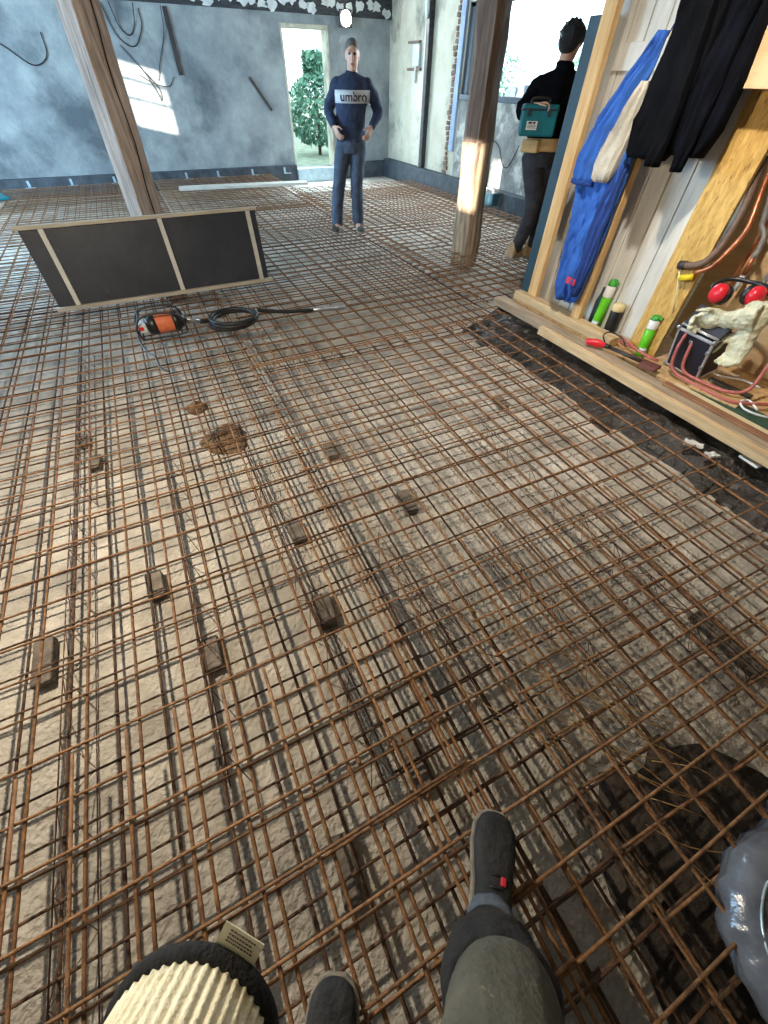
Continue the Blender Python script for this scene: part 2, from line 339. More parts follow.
mb = MB(); mb.b2((3.42, BV - 0.16, ZG), (4.38, BV + 0.02, 0.07)); struct('trim_3', mb, 'galv', bevel=0.005)
mb = MB(); mb.b2((3.42, BV - 0.015, 0.06), (3.46, BV + T, 2.09)); mb.b2((4.34, BV - 0.015, 0.06), (4.38, BV + T, 2.09)); mb.b2((3.42, BV - 0.015, 2.05), (4.38, BV + T, 2.1))
struct('door_1', mb, 'lime', bevel=0.006)
# window frame
wf = thing('window_1', 'slate grey window frame in the right wall', 'window'); wf['kind'] = 'structure'; del wf['category']; del wf['label']
mb = MB(); mb.b2((RU - 0.03, W0, WZ0 - 0.05), (RU + 0.12, W1, WZ0 + 0.02)); part('window_sill', mb, 'windowframe', wf, 0.006)
mb = MB()
mb.b2((RU + 0.02, W1 - 0.14, WZ0 + .02), (RU + 0.10, W1, WZ1)); mb.b2((RU + 0.02, W0, WZ0 + .02), (RU + 0.10, W0 + 0.08, WZ1)); mb.b2((RU + 0.02, W0, WZ1 - 0.05), (RU + 0.10, W1, WZ1))
mb.b2((RU + 0.03, 7.88, WZ0 + .02), (RU + 0.09, 7.96, WZ1 - .05))
part('window_frame', mb, 'windowframe', wf, 0.006)
# pale blue board, ragged brick edge and steel upright beside the window
mb = MB(); mb.b2((RU - 0.05, 8.45, 0.52), (RU - 0.001, 8.58, 2.45)); struct('trim_4', mb, 'palebluepaint', bevel=0.005)
mb = MB(); rnd = random.Random(5)
for k in range(34):
    z = 0.12 + k * 0.07; mb.box((RU - 0.012, 8.68 + rnd.uniform(-.03, .03), z), (0.03, rnd.uniform(.06, .14), 0.055), Matrix.Rotation(rnd.uniform(-.2, .2), 3, 'X'))
struct('trim_5', mb, 'brick', bevel=0.008)
t = thing('steel_upright', 'dark steel upright with pale wooden batten against the lime plaster wall', 'post', (RU, 9.55, 0))
mb = MB(); mb.b2((-0.10, -0.07, 0.17), (-0.002, 0.04, 2.69)); part('steel_channel', mb, 'darksteel', t, 0.006)
mb = MB(); mb.b2((-0.07, 0.042, 0.17), (-0.002, 0.13, 2.4)); part('batten', mb, 'palewood', t, 0.004)
mb = MB(); mb.ball((-0.12, 0.0, 2.28), (0.04, 0.05, 0.14)); part('bracket', mb, 'flake', t)
t = thing('niche_box', 'pale blue wall box standing in for a small light-filled niche beside the steel upright', 'niche box', (RU, 10.0, 1.74))
mb = MB(); mb.b2((-0.06, -0.12, -0.14), (-0.002, 0.12, 0.14)); part('housing', mb, 'galv', t, 0.01)  # pale blue box put in for the light in a small niche
mb = MB(); mb.tube([(-0.03, 0.0, -0.14), (-0.04, 0.02, -0.24), (-0.03, 0.03, -0.36)], 0.025); part('cable_tail', mb, 'flake', t)
mb = MB(); mb.b2((-0.05, -0.16, -0.20), (-0.002, 0.34, -0.16)); mb.b2((-0.05, -0.1, 0.15), (-0.002, 0.34, 0.18)); part('bracket', mb, 'lagging', t, 0.004)

# lamp added in place of a sun-like glare high on the far wall
t = thing('glare_lamp', 'dazzling white lamp added for a sun-like glare high on the far wall beside the doorway', 'lamp', (4.72, BV - 0.07, 2.19))
mb = MB(); mb.b2((-0.13, -0.05, -0.11), (0.13, 0.0, 0.11)); part('housing', mb, 'darksteel', t, 0.01)
mb = MB(); mb.lathe([(0.005, 0), (0.10, 0.002), (0.10, 0.02), (0.06, 0.03), (0.005, 0.034)], (0, -0.05, 0), 20, axis_rot((0, -1, 0))); part('lamp_glass', mb, 'lampon', t)
mb = MB(); mb.b2((-0.02, -0.02, 0.10), (0.02, 0.06, 0.20)); part('bracket', mb, 'darksteel', t)
light('glare_lamp_light', 'SPOT', (4.70, BV - 0.22, 2.17), 120, (0.78, 0.9, 1.0), 0.08, target=(2.4, 5.0, 0), spot_size=R(150), spot_blend=0.6)

# ------------------------------------------------------------------ raised floor, sill, earth bank, partition
ZS = 0.10
mb = MB(); mb.b2((2.86, -3.0, ZG), (RU, 2.95, ZS - 0.022)); struct('floor_raised', mb, 'chipfloor')
mb = MB(); nx, ny = 14, 90                    # crumbling earth bank under the sill
for i in range(nx + 1):
    for j in range(ny + 1):
        s = i / nx; y = -1.6 + 4.62 * j / ny; nn = noise.noise(Vector((s * 3, y * 5, 1))) + 0.5 * noise.noise(Vector((s * 8, y * 14, 4)))
        x = 2.32 + 0.56 * s + 0.04 * nn; z = -0.17 + (0.20 * max(0, (s - 0.18) / 0.82) ** 0.8) + 0.06 * nn * (1 if 0.05 < s < 0.9 else 0.2)
        if s < 0.12: z = min(z, -0.14)
        mb.v.append((x, y, min(z, 0.034)))
for i in range(nx):
    for j in range(ny):
        a = i * (ny + 1) + j; mb.f.append((a, a + 1, a + ny + 2, a + ny + 1)); mb.sm.append(True); mb.mi.append(0)
o = part('earth_bank', mb, 'earth'); tag(o, 'dark crumbling earth bank below the timber sill on the right', 'earth'); o['kind'] = 'stuff'
o = part('sill_plank', MB().box((2.735, 0.72, 0.066), (0.11, 4.6, 0.056)), 'greywood_h', bevel=0.006); tag(o, 'long worn timber sill plank along the edge of the raised floor', 'plank')
mb = MB(); mb.b2((2.86, 1.84, ZS - 0.02), (2.965, 2.96, ZS + 0.045)); o = part('bottom_plate', mb, 'pine_h', bevel=0.004); tag(o, 'pale pine bottom plate under the white boarded partition', 'plank')
mb = MB(); mb.b2((2.80, -1.5, ZS - 0.02), (2.845, 1.24, ZS + 0.006)); o = part('edge_strip', mb, 'creamboard', bevel=0.002); tag(o, 'thin cream wooden strip along the front of the green board', 'strip')
mb = MB(); mb.b2((2.85, -1.5, ZS - 0.022), (3.03, 1.16, ZS - 0.008)); o = part('green_board', mb, 'sheetgreen', bevel=0.002); tag(o, 'dark green board lying on the raised floor at the right edge', 'board')
o = part('front_batten', MB().b2((2.632, -1.5, 0.03), (2.676, 2.35, 0.092)), 'pine_h', bevel=0.004); tag(o, 'pale pine batten along the front edge of the timber sill', 'batten')
o = part('brown_strip', MB().b2((2.745, -1.5, ZS - 0.004), (2.795, 1.28, ZS + 0.010)), 'brownwood', bevel=0.002); tag(o, 'brown wooden strip between the sill and the cream strip', 'strip')
# white boarded partition
mb = MB(); ys = [1.78, 1.93, 2.07, 2.215, 2.35, 2.48, 2.61, 2.74, 2.95]
for a, b in zip(ys, ys[1:]): mb.b2((3.07, a + 0.004, ZS - .02), (3.10, b - 0.004, 2.69))
wp = struct('wall_partition', mb, 'whiteboard', bevel=0.004)
mb = MB(); mb.b2((3.085, 1.78, ZS - .02), (3.11, 2.95, 2.69)); struct('wall_partition_backing', mb, 'creamboard')
mb = MB(); mb.b2((3.045, 2.318, 1.49), (3.07, 2.765, 1.61)); struct('trim_6', mb, 'whiteboard', bevel=0.004)
mb = MB(); mb.b2((2.915, 2.75, ZS + .045), (2.965, 2.852, 2.69)); o = part('door_post', mb, 'pine', bevel=0.005); tag(o, 'pale pine post at the far end of the white boarded partition', 'post')
mb = MB(); mb.b2((2.905, 2.225, ZS + .045), (2.965, 2.31, 2.69)); o = part('timber_stud', mb, 'pine', bevel=0.004); tag(o, 'pine stud behind the blue jacket and the green can', 'post')
mb = MB(); mb.b2((2.935, 2.857, ZG), (2.975, 2.965, 1.72)); o = part('dark_board', mb, 'darkteal', bevel=0.004); tag(o, 'narrow dark teal board on edge beside the pine door post', 'board')
# chipboard strip, alcove back, wall box
mb = MB(); mb.b2((3.035, 1.575, ZS - .02), (3.06, 1.80, 1.80)); o = part('chipboard_sheet', mb, 'chip', bevel=0.002); tag(o, 'rough golden chipboard sheet between the white boards and the pipes', 'board')
mb = MB(); mb.b2((3.50, -2.9, ZS - .02), (3.53, 1.78, 2.69)); struct('wall_alcove', mb, 'ply')
t = thing('plywood_box', 'pale plywood wall box in the upper right corner', 'box', (2.86, 1.55, 1.43))
mb = MB(); mb.b2((0, -0.55, 0), (0.018, 0.225, 0.6)); part('front', mb, 'ply', t, 0.002)
mb = MB(); mb.b2((0.018, -0.55, 0), (0.6, -0.53, 0.6)); mb.b2((0.018, 0.205, 0), (0.6, 0.225, 0.6)); mb.b2((0.018, -0.53, 0), (0.6, 0.205, 0.018)); mb.b2((0.018, -0.53, 0.582), (0.6, 0.205, 0.6)); part('carcass', mb, 'ply', t, 0.002)

# ------------------------------------------------------------------ rebar
BR = 0.0046
def bar_mesh(L, seed, r=BR, wob=0.004):
    rn = random.Random(seed); ph = rn.uniform(0, 6); k = max(6, int(L / 0.35))
    pts = [(wob * math.sin(ph + 1.7 * L * i / k) + rn.uniform(-.0012, .0012), L * i / k, 0.6 * wob * math.sin(2 * ph + 2.3 * L * i / k)) for i in range(k + 1)]
    return MB().tube(pts, r, 6).mesh('bar')
SP = 0.1525
def sheet(label, u0, v0, nu, nv, z, rot=0.0, ov=(0.075, 0.075), mt='rust', seed=1, jit=0.003, cross_up=True):
    """welded sheet: nu bars along v, nv bars along u; origin at the first crossing"""
    t = thing('rebar_mesh', label, 'rebar mesh', (u0, v0, z), rot, 'welded rebar mesh sheets')
    rn = random.Random(seed); LV = (nv - 1) * SP + ov[0] + ov[1]; LU = (nu - 1) * SP + 0.05
    lm = [bar_mesh(LV, seed * 10 + k, BR * 1.22) for k in range(3)]; cm = [bar_mesh(LU, seed * 10 + 5 + k) for k in range(3)]
    for m in lm + cm: m.materials.append(M_[mt])
    for i in range(nu):
        o = bpy.data.objects.new('long_bar', lm[rn.randrange(3)]); C.objects.link(o); o.parent = t
        o.location = (i * SP + rn.uniform(-jit, jit), -ov[0], 0); o.rotation_euler = (0, 0, rn.uniform(-.0012, .0012))
    for j in range(nv):
        o = bpy.data.objects.new('cross_bar', cm[rn.randrange(3)]); C.objects.link(o); o.parent = t
        o.location = (-0.025, j * SP + rn.uniform(-jit, jit), (1 if cross_up else -1) * BR * 1.9); o.rotation_euler = (0, 0, -math.pi / 2 + rn.uniform(-.003, .003))
    return t
sheet('upper rebar sheet in the left foreground in front of the dark panel', -2.084, -0.849, 17, 40, -0.006, seed=1)
sheet('upper rebar sheet reaching from the dark panel to the far wall', -2.06, 4.98, 17, 40, 0.012, seed=2)
sheet('upper rebar sheet in the middle foreground running to the timber sill', 0.285, -1.30, 15, 28, 0.010, rot=R(-1.0), seed=3)
sheet('upper rebar sheet between the sill end and the man by the lamp', 0.40, 2.85, 17, 34, 0.004, seed=4)
sheet('upper rebar sheet under the hewn post and the man with the case', 2.72, 3.38, 18, 40, -0.004, seed=5)
sheet('upper rebar sheet in front of the sunlit doorway', 0.45, 7.7, 16, 22, 0.02, seed=6)
sheet('rebar starter sheet ending near the beanie and the shoes', -1.66, -1.9, 14, 16, 0.016, ov=(0.075, 0.26), seed=7)
ZL = -0.105
sheet('lower rebar sheet under the left foreground', -2.04, -1.06, 17, 41, ZL, mt='rust_dark', seed=11)
sheet('lower rebar sheet under the dark panel and the poker machine', -2.02, 4.55, 17, 42, ZL + .012, mt='rust_dark', seed=12)
sheet('lower rebar sheet under the middle foreground', 0.37, -1.22, 13, 28, ZL + .012, rot=R(-1.4), mt='rust_dark', seed=13)
sheet('lower rebar sheet beyond the sill end', 0.5, 2.95, 16, 52, ZL, mt='rust_dark', seed=14)
sheet('lower rebar sheet under the hewn post', 2.78, 3.45, 18, 40, ZL, mt='rust_dark', seed=15)
sheet('lapped rebar sheet left of the right shoe', 0.16, -0.6, 4, 7, ZL + 0.03, rot=R(-0.5), ov=(0.2, 0.3), mt='rust_dark', seed=16)
sheet('lapped rebar sheet in the lower right in front of the wrapped pipe', 0.62, -0.75, 8, 9, -0.03, rot=R(-3.0), ov=(0.2, 0.4), mt='rust', seed=17)

def chair_spacer(u, v, L, label, rz=0):
    t = thing('spacer_chair', label, 'spacer', (u, v, 0), rz, 'wire spacer chairs between the two layers of mesh')
    part('top_wire', MB().tube([(0, 0, -0.018), (0, L, -0.018)], 0.0024, 6), 'tie', t)
    for s in (-1, 1): part('foot_wire', MB().tube([(s * 0.045, 0, -0.148), (s * 0.045, L, -0.148)], 0.0024, 6), 'tie', t)
    for s in (-1, 1):
        n = int(L / 0.1); pts = [(0 if k % 2 else s * 0.045, L * k / n, -0.018 if k % 2 else -0.148) for k in range(n + 1)]
        part('zigzag_wire', MB().tube(pts, 0.0019, 5), 'tie', t)
for u, v, L, lb in [(-0.80, 0.0, 1.9, 'zigzag wire spacer chair nearest the left edge, under the foreground mesh'), (-0.79, 2.0, 1.9, 'zigzag wire spacer chair beyond the leftmost one, under the mesh'),
    (-0.33, 0.35, 1.9, 'zigzag wire spacer chair left of the middle of the foreground mesh'), (0.10, 0.15, 1.8, 'zigzag wire spacer chair straight ahead of the left shoe'),
    (0.52, 0.15, 0.9, 'zigzag wire spacer chair ahead of the right shoe'), (1.02, -0.1, 0.9, 'zigzag wire spacer chair right of the right shoe, under the mesh'), (1.5, -0.2, 1.8, 'zigzag wire spacer chair nearest the earth bank')]:
    chair_spacer(u, v, L, lb)
# brick and timber offcuts that hold the lower mesh up
sp = [(-0.80, 2.62, .10, .06, 'small dark block under the mesh at the far left, beyond its twin'), (-0.74, 2.36, .12, .06, 'small dark block under the mesh at the far left, nearer its twin'), (-0.50, 1.30, .14, .07, 'pale block on end under the mesh left of the centre'),
      (0.15, 0.84, .16, .08, 'grey block under the mesh near the middle of the picture'), (0.18, 1.32, .14, .07, 'dark block under the mesh just beyond the middle'), (-0.33, 0.86, .14, .07, 'dark block under the mesh left of the middle'),
      (0.80, 1.26, .16, .07, 'brown block under the mesh right of the middle'), (-0.93, 1.12, .20, .07, 'long brown block under the mesh at the left edge'), (-0.09, 0.02, .17, .055, 'brown timber offcut under the mesh ahead of the left shoe'),
      (0.22, 0.17, .18, .06, 'grey brown timber offcut under the mesh ahead of the right shoe'), (1.90, 1.84, .14, .07, 'block under the mesh near the earth bank'), (0.58, 1.86, .14, .07, 'dark block under the mesh beyond the mud patch'),
      (1.62, -0.05, .3, .07, 'long brown block under the mesh at the lower right edge'), (0.66, -0.30, .3, .06, 'dirty plank offcut beside the right shoe')]
for k, (u, v, l, wd, lb) in enumerate(sp):
    me = MB().box((0, 0, 0), (wd, l, 0.04)).mesh('block_spacer')
    for vv in me.vertices: vv.co += Vector((noise.noise(Vector((k, vv.index, 0))) * .006, noise.noise(Vector((k, vv.index, 3))) * .006, 0))
    o = link('block_spacer', me, 'block', loc=(u, v, ZG + 0.026), bevel=0.005, rz=R(random.uniform(-8, 8))); tag(o, lb, 'block', 'block spacers under the mesh')
# brown mud clods on the blinding, plus a low dark mound at the lower right
for k, (u, v, r, lb) in enumerate([(0.02, 2.3, 0.17, 'brown mud patch under the mesh in front of the poker hose'), (-0.1, 2.75, 0.08, 'small brown mud patch beyond the larger one'), (0.95, -0.55, 0.42, 'low dark brown mound at the lower right beside the wrapped pipe')]):
    mb = MB(); n = 28; rings = []
    for q in range(7):
        s = 1 - q / 6.2
        rings.append([(u + r * s * (1 + .35 * noise.noise(Vector((math.cos(6.283 * j / n) * 1.5, math.sin(6.283 * j / n) * 1.5, k * 7)))) * math.cos(6.283 * j / n), v + r * s * (1 + .35 * noise.noise(Vector((math.cos(6.283 * j / n) * 1.5, math.sin(6.283 * j / n) * 1.5, k * 7 + 3)))) * math.sin(6.283 * j / n), ZG - 0.005 + 0.06 * (1 - s) ** 0.7 * (0.5 + 0.7 * noise.noise(Vector((j * .7, q, k))) + .3)) for j in range(n)])
    mb.loft(rings); o = part('ground_patch', mb, 'darkpatch' if k == 2 else 'mud'); tag(o, lb, 'mud'); o['kind'] = 'stuff'
# tie wire lying loose
mb = MB(); rn = random.Random(9)
for k in range(36):
    x = rn.gauss(1.0, .12); y = rn.gauss(-0.1, .22); a = rn.uniform(1.9, 2.5); l = rn.uniform(.15, .4); b = rn.uniform(-.05, .05)
    mb.tube(bez([(x, y, -.03), (x + math.cos(a) * l / 2 + b, y + math.sin(a) * l / 2, 0.005 + rn.uniform(-.02, .02)), (x + math.cos(a) * l, y + math.sin(a) * l, -.03)], 4), 0.0016, 4)
o = part('loose_tie_wire', mb, 'straw'); tag(o, 'tangle of loose tan tie wire on the mesh near the wrapped pipe', 'wire'); o['kind'] = 'stuff'
mb = MB()
for k in range(18):
    x = rn.gauss(0.62, .10); y = rn.gauss(0.42, .25); a = rn.uniform(1.75, 2.3); l = rn.uniform(.15, .4); b = rn.uniform(-.05, .05)
    mb.tube(bez([(x, y, -.03), (x + math.cos(a) * l / 2 + b, y + math.sin(a) * l / 2, -.005 + rn.uniform(-.02, .02)), (x + math.cos(a) * l, y + math.sin(a) * l, -.03)], 4), 0.0016, 4)
o = part('scattered_tie_wire', mb, 'tie'); tag(o, 'scattered brown tie wire on the mesh ahead of the right shoe', 'wire'); o['kind'] = 'stuff'
# scraps on the bank
for k, (x, y, sx, sy, rz, lb) in enumerate([(2.545, 0.83, .05, .10, .5, 'crumpled white scrap on the earth bank, leftmost of three'), (2.55, 0.715, .05, .06, 1.2, 'small white scrap on the earth bank, between two larger ones'), (2.66, 0.57, .05, .11, -.1, 'flat white tile scrap on the earth bank at the right edge')]):
    mb = MB(); n = 6 if k < 2 else 1
    for i in range(n + 1):
        pass
    rings = [[(sx * (-.5 + i / 5), sy * (-.5 + q / 5), (0.015 * noise.noise(Vector((i * .9, q * .9, k))) if k < 2 else 0)) for i in range(6)] + [(sx * (.5 - i / 5), sy * (-.5 + q / 5), -0.012 + (0.015 * noise.noise(Vector(((5 - i) * .9, q * .9, k))) if k < 2 else 0)) for i in range(6)] for q in range(6)]
    mb.loft(rings, smooth=False); o = part('white_scrap', mb, 'flake'); o.location = (x, y, -0.02 + (0.01 if k < 2 else 0.03)); o.rotation_euler = (0.0, 0.15, rz); tag(o, lb, 'scrap', 'white scraps on the earth bank')
# wrapped grey pipe
path = bez([(1.22, -0.50, -0.09), (1.08, -0.51, -0.03), (0.90, -0.495, 0.0), (0.785, -0.56, 0.0), (0.755, -0.68, 0.0), (0.78, -0.88, -0.05)], 7)
t = thing('wrapped_pipe', 'grey pipe bend wrapped in shiny film at the lower right', 'pipe', (0, 0, 0))
mb = MB(); mb.tube(path, [0.066 + 0.004 * math.sin(i * 1.9) for i in range(len(path))], 22); me = mb.mesh('pipe_bend')
for v in me.vertices: v.co += v.normal * 0.006 * noise.noise(v.co * 22)
link('pipe_bend', me, 'ductwrap', t)
mb = MB(); mb.tube([Vector(p) + Vector((-.02, .0, .066)) for p in path[6:26]], .0035, 6); part('film_seam', mb, 'galv', t)

# ------------------------------------------------------------------ posts, panel, poker, plank
t = thing('timber_post', 'weathered grey square timber post behind the dark panel', 'post', (0.02, 4.98, 0))
rm = Matrix.Rotation(R(33), 3, 'Z')
def post_mb(wx, wy, z0, z1, ch, lean=(0, 0), n=14, amp=.006, rot=rm, sd=0, grow=0.0):
    rings = []
    prof = [(-wx + ch, -wy), (wx - ch, -wy), (wx, -wy + ch), (wx, wy - ch), (wx - ch, wy), (-wx + ch, wy), (-wx, wy - ch), (-wx, -wy + ch)]
    for i in range(n + 1):
        z = z0 + (z1 - z0) * i / n; s = 1 + grow * i / n
        rings.append([rot @ Vector((x * s + amp * noise.noise(Vector((x * 9, y * 9, z * 3 + sd))), y * s + amp * noise.noise(Vector((x * 9, y * 9, z * 3 + 9 + sd))), 0)) + Vector((lean[0] * z, lean[1] * z, z)) for x, y in prof])
    return MB().loft(rings, smooth=False)
part('shaft', post_mb(.108, .105, ZG, 2.69, .012, (0.035, 0.0)), 'oldwood', t)
mb = MB()
for i in range(16):
    z = 0.15 + i * .15; p = rm @ Vector((0.02 + .012 * math.sin(i * 1.3), -.1045, 0)); p2 = rm @ Vector((0.02 + .012 * math.sin((i + 1) * 1.3), -.1045, 0))
    mb.tube([p + Vector((.035 * z, 0, z)), p2 + Vector((.035 * (z + .15), 0, z + .15))], 0.006, 6)
part('crack', mb, 'crackblack', t)
t = thing('hewn_post', 'pale hewn timber post with a sunlit patch, standing left of the man with the case', 'post', (3.50, 4.66, 0))
rm2 = Matrix.Rotation(R(28), 3, 'Z')
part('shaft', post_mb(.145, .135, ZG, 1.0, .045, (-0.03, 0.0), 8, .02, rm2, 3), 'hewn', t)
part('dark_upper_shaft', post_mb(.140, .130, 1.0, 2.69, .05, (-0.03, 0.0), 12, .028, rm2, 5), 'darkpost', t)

t = thing('shuttering_panel', 'dark shuttering panel with pale slats standing on edge on the mesh', 'panel', (0.02, 4.55, 0.012), R(0.5))
t.rotation_euler = (R(-7), 0, R(0.5))
L = 0.945
part('sheet', MB().b2((-L, 0.0, 0.03), (L, 0.018, 0.585)), 'panel', t, 0.002)
part('bottom_rail', MB().b2((-L - .02, -0.045, 0.0), (L + .03, 0.018, 0.03)), 'palewood', t, 0.003)
part('top_rail', MB().b2((-L - .03, -0.03, 0.585), (L + .01, 0.025, 0.612)), 'palewood', t, 0.003)
for x in (-L + 0.155, 0.10, L - 0.075): part('slat', MB().b2((x - .019, -0.026, 0.03), (x + .019, 0.0, 0.585)), 'paleslat', t, 0.003)

t = thing('concrete_poker', 'orange and black concrete poker machine with coiled hose on the mesh', 'concrete vibrator', (-0.16, 3.68, 0.012))
mb = MB(); mb.lathe([(0.02, -.10), (.066, -.095), (.072, -.06), (.072, .06), (.066, .095), (.03, .10)], (0.04, 0, 0.085), 20, axis_rot((1, 0.06, 0))); part('motor_body', mb, 'orange', t)
mb = MB(); mb.lathe([(.02, -.14), (.062, -.13), (.074, -.09), (.074, -.065)], (0.04, 0, 0.085), 20, axis_rot((1, .06, 0))); part('end_housing', mb, 'black', t); mb = MB(); mb.lathe([(.074, .06), (.07, .10), (.04, .15), (.022, .16)], (0.04, 0, .085), 20, axis_rot((1, .06, 0))); part('end_housing', mb, 'black', t)
mb = MB()
for y in (-.085, .085): mb.tube(bez([(-.15, y, .012), (-.17, y, .09), (-.11, y, .175), (.05, y, .185), (.16, y, .15), (.185, y, .05), (.14, y, .012), (-.15, y, .012)], 6), 0.008, 8)
for x, z in ((-.13, .165), (.16, .15), (-.15, .012), (.14, .012)): mb.tube([(x, -.085, z), (x, .085, z)], .008, 8)
part('carry_frame', mb, 'darksteel', t)
mb = MB(); mb.b2((-.15, -.06, .05), (-.095, .05, .12)); part('switch_box', mb, 'offwhite', t, 0.01)
part('switch', MB().b2((-.155, -.068, .075), (-.12, -.055, .10)), 'red', t, .003)
mb = MB(); mb.tube([(.19, .01, .085), (.25, .02, .06), (.30, .02, .04)], .018, 12); part('coupling', mb, 'steel', t)
pts = [(.30, .02, .04), (.36, .03, .03)]
for k in range(0, 41):
    a = 6.283 * 2.6 * k / 40 + 2.6; rr = 1 + .06 * math.sin(k * .7); pts.append((0.57 + .19 * rr * math.cos(a), -.05 + .17 * rr * math.sin(a), 0.024 + .016 * k / 13))
pts += [(0.82, -.02, .06), (1.02, -.05, .03), (1.26, -.09, .022)]
part('flexible_hose', MB().tube(bez(pts, 4), 0.016, 10), 'blackrub', t)
part('poker_head', MB().tube([(1.26, -.09, .022), (1.265, -.091, .022), (1.53, -.145, .02), (1.56, -.152, .02)], [.017, .021, .021, .008], 12), 'steel', t)
part('power_cable', MB().tube(bez([(-.15, -.03, .08), (-.18, -.12, .04), (-.15, -.28, .012), (-.10, -.42, .012), (-.08, -.60, .005), (-.03, -.68, .008)], 6), .006, 8), 'blackrub', t)

mb = MB(); mb.box((0, 0, 0), (2.35, 0.24, 0.04)); o = part('pale_plank', mb, 'palewood', bevel=.004); o.location = (1.92, 9.62, 0.055); o.rotation_euler = (0, 0, R(-6)); tag(o, 'long pale plank lying on the mesh near the far wall', 'plank')
mb = MB(); mb.box((0, 0, 0), (0.9, 0.55, 0.025)); o = part('green_sheet', mb, 'teal', bevel=.004); o.location = (-2.35, 9.95, 0.055); o.rotation_euler = (0, 0, R(20)); tag(o, 'green sheet lying at the far left edge of the mesh', 'board')

# brackets along the far wall base
for k, x in enumerate((-1.67, -0.99, -0.26, 1.07, 1.70, 2.42, 3.13)):
    mb = MB(); mb.b2((-.02, -.13, 0), (.02, 0, .012)); mb.b2((-.02, -.012, .012), (.02, 0, .09)); mb.b2((-.06, -.14, 0), (.10, -.115, .012))
    o = part('wall_bracket', mb, 'galv', bevel=.002); o.location = (x, BV - .101, 0.012); o.rotation_euler = (0, 0, 0)
    tag(o, ['small galvanised bracket on the far wall base at the left edge', 'small galvanised bracket on the far wall base left of the grey post', 'small galvanised bracket on the far wall base just left of the grey post', 'small galvanised bracket on the far wall base just right of the grey post', 'small galvanised bracket on the far wall base above the pale plank', 'small galvanised bracket on the far wall base, second from the doorway', 'small galvanised bracket on the far wall base nearest the doorway'][k], 'bracket', 'galvanised brackets at the far wall base')
# cables on the far wall
def cable(pts, lb, r=.008): o = part('wall_cable', MB().tube(bez([(x, BV - .018 if z < 2.2 else BV - .09, z) for x, z in pts], 6), r, 6), 'blackrub'); tag(o, lb, 'cable', 'loose cables on the far wall')
cable([(-1.9, 2.05), (-1.5, 1.9), (-1.1, 1.70), (-.8, 1.50), (-.55, 1.60), (-.5, 1.85)], 'slack black cable loop on the far wall left of the grey post')
cable([(.62, 2.2), (.68, 1.95), (.8, 1.86), (.92, 1.98), (.98, 2.2)], 'small cable loop high on the far wall right of the grey post')
cable([(.5, 2.18), (.6, 1.85), (.82, 1.74), (1.02, 1.95), (1.05, 2.15)], 'larger cable loop high on the far wall right of the grey post')
cable([(.6, 1.75), (.85, 1.45), (.98, 1.18), (1.0, 1.10), (1.02, 1.25), (.86, 1.45)], 'thin cable hanging in a point across the sunlit patch', .006)
cable([(.75, 1.42), (.95, 1.32), (1.2, 1.28), (1.33, 1.40)], 'thin cable crossing the sunlit patch sideways', .006)
cable([(1.40, 2.2), (1.35, 1.9), (1.15, 1.55), (1.05, 1.35)], 'thin cable falling from the beam into the sunlit patch', .006)
mb = MB(); mb.b2((1.43, BV - .03, 1.42), (1.50, BV - .001, 2.19)); o = part('conduit_strip', mb, 'darksteel'); tag(o, 'dark vertical conduit strip above the sunlit wall patch', 'conduit')
mb = MB(); mb.box((0, 0, 0), (.04, .03, .56), Matrix.Rotation(R(-38), 3, 'Y')); o = part('dark_bar', mb, 'darksteel'); o.location = (2.88, BV - .02, 1.19); tag(o, 'short dark bar slanting on the far wall left of the doorway', 'bar')
cable2 = MB().tube(bez([(RU - .02, 7.35, .78), (RU - .02, 7.1, .7), (RU - .025, 6.9, .48), (RU - .02, 6.75, .50), (RU - .02, 6.6, .75)], 6), .007, 6)
o = part('wall_cable', cable2, 'blackrub'); tag(o, 'drooping cable below the window behind the hewn post', 'cable')
t = thing('teal_drum', 'small dark teal canister at the wall base right of the hewn post', 'canister', (5.38, 6.72, 0.01))
mb = MB(); mb.b2((-.11, -.16, 0), (.11, .16, .17)); part('body', mb, 'darkteal', t, .02)
mb = MB(); mb.tube(bez([(0, -.1, .17), (0, -.08, .21), (0, .08, .21), (0, .1, .17)], 5), .012, 8); part('handle', mb, 'offwhite', t)

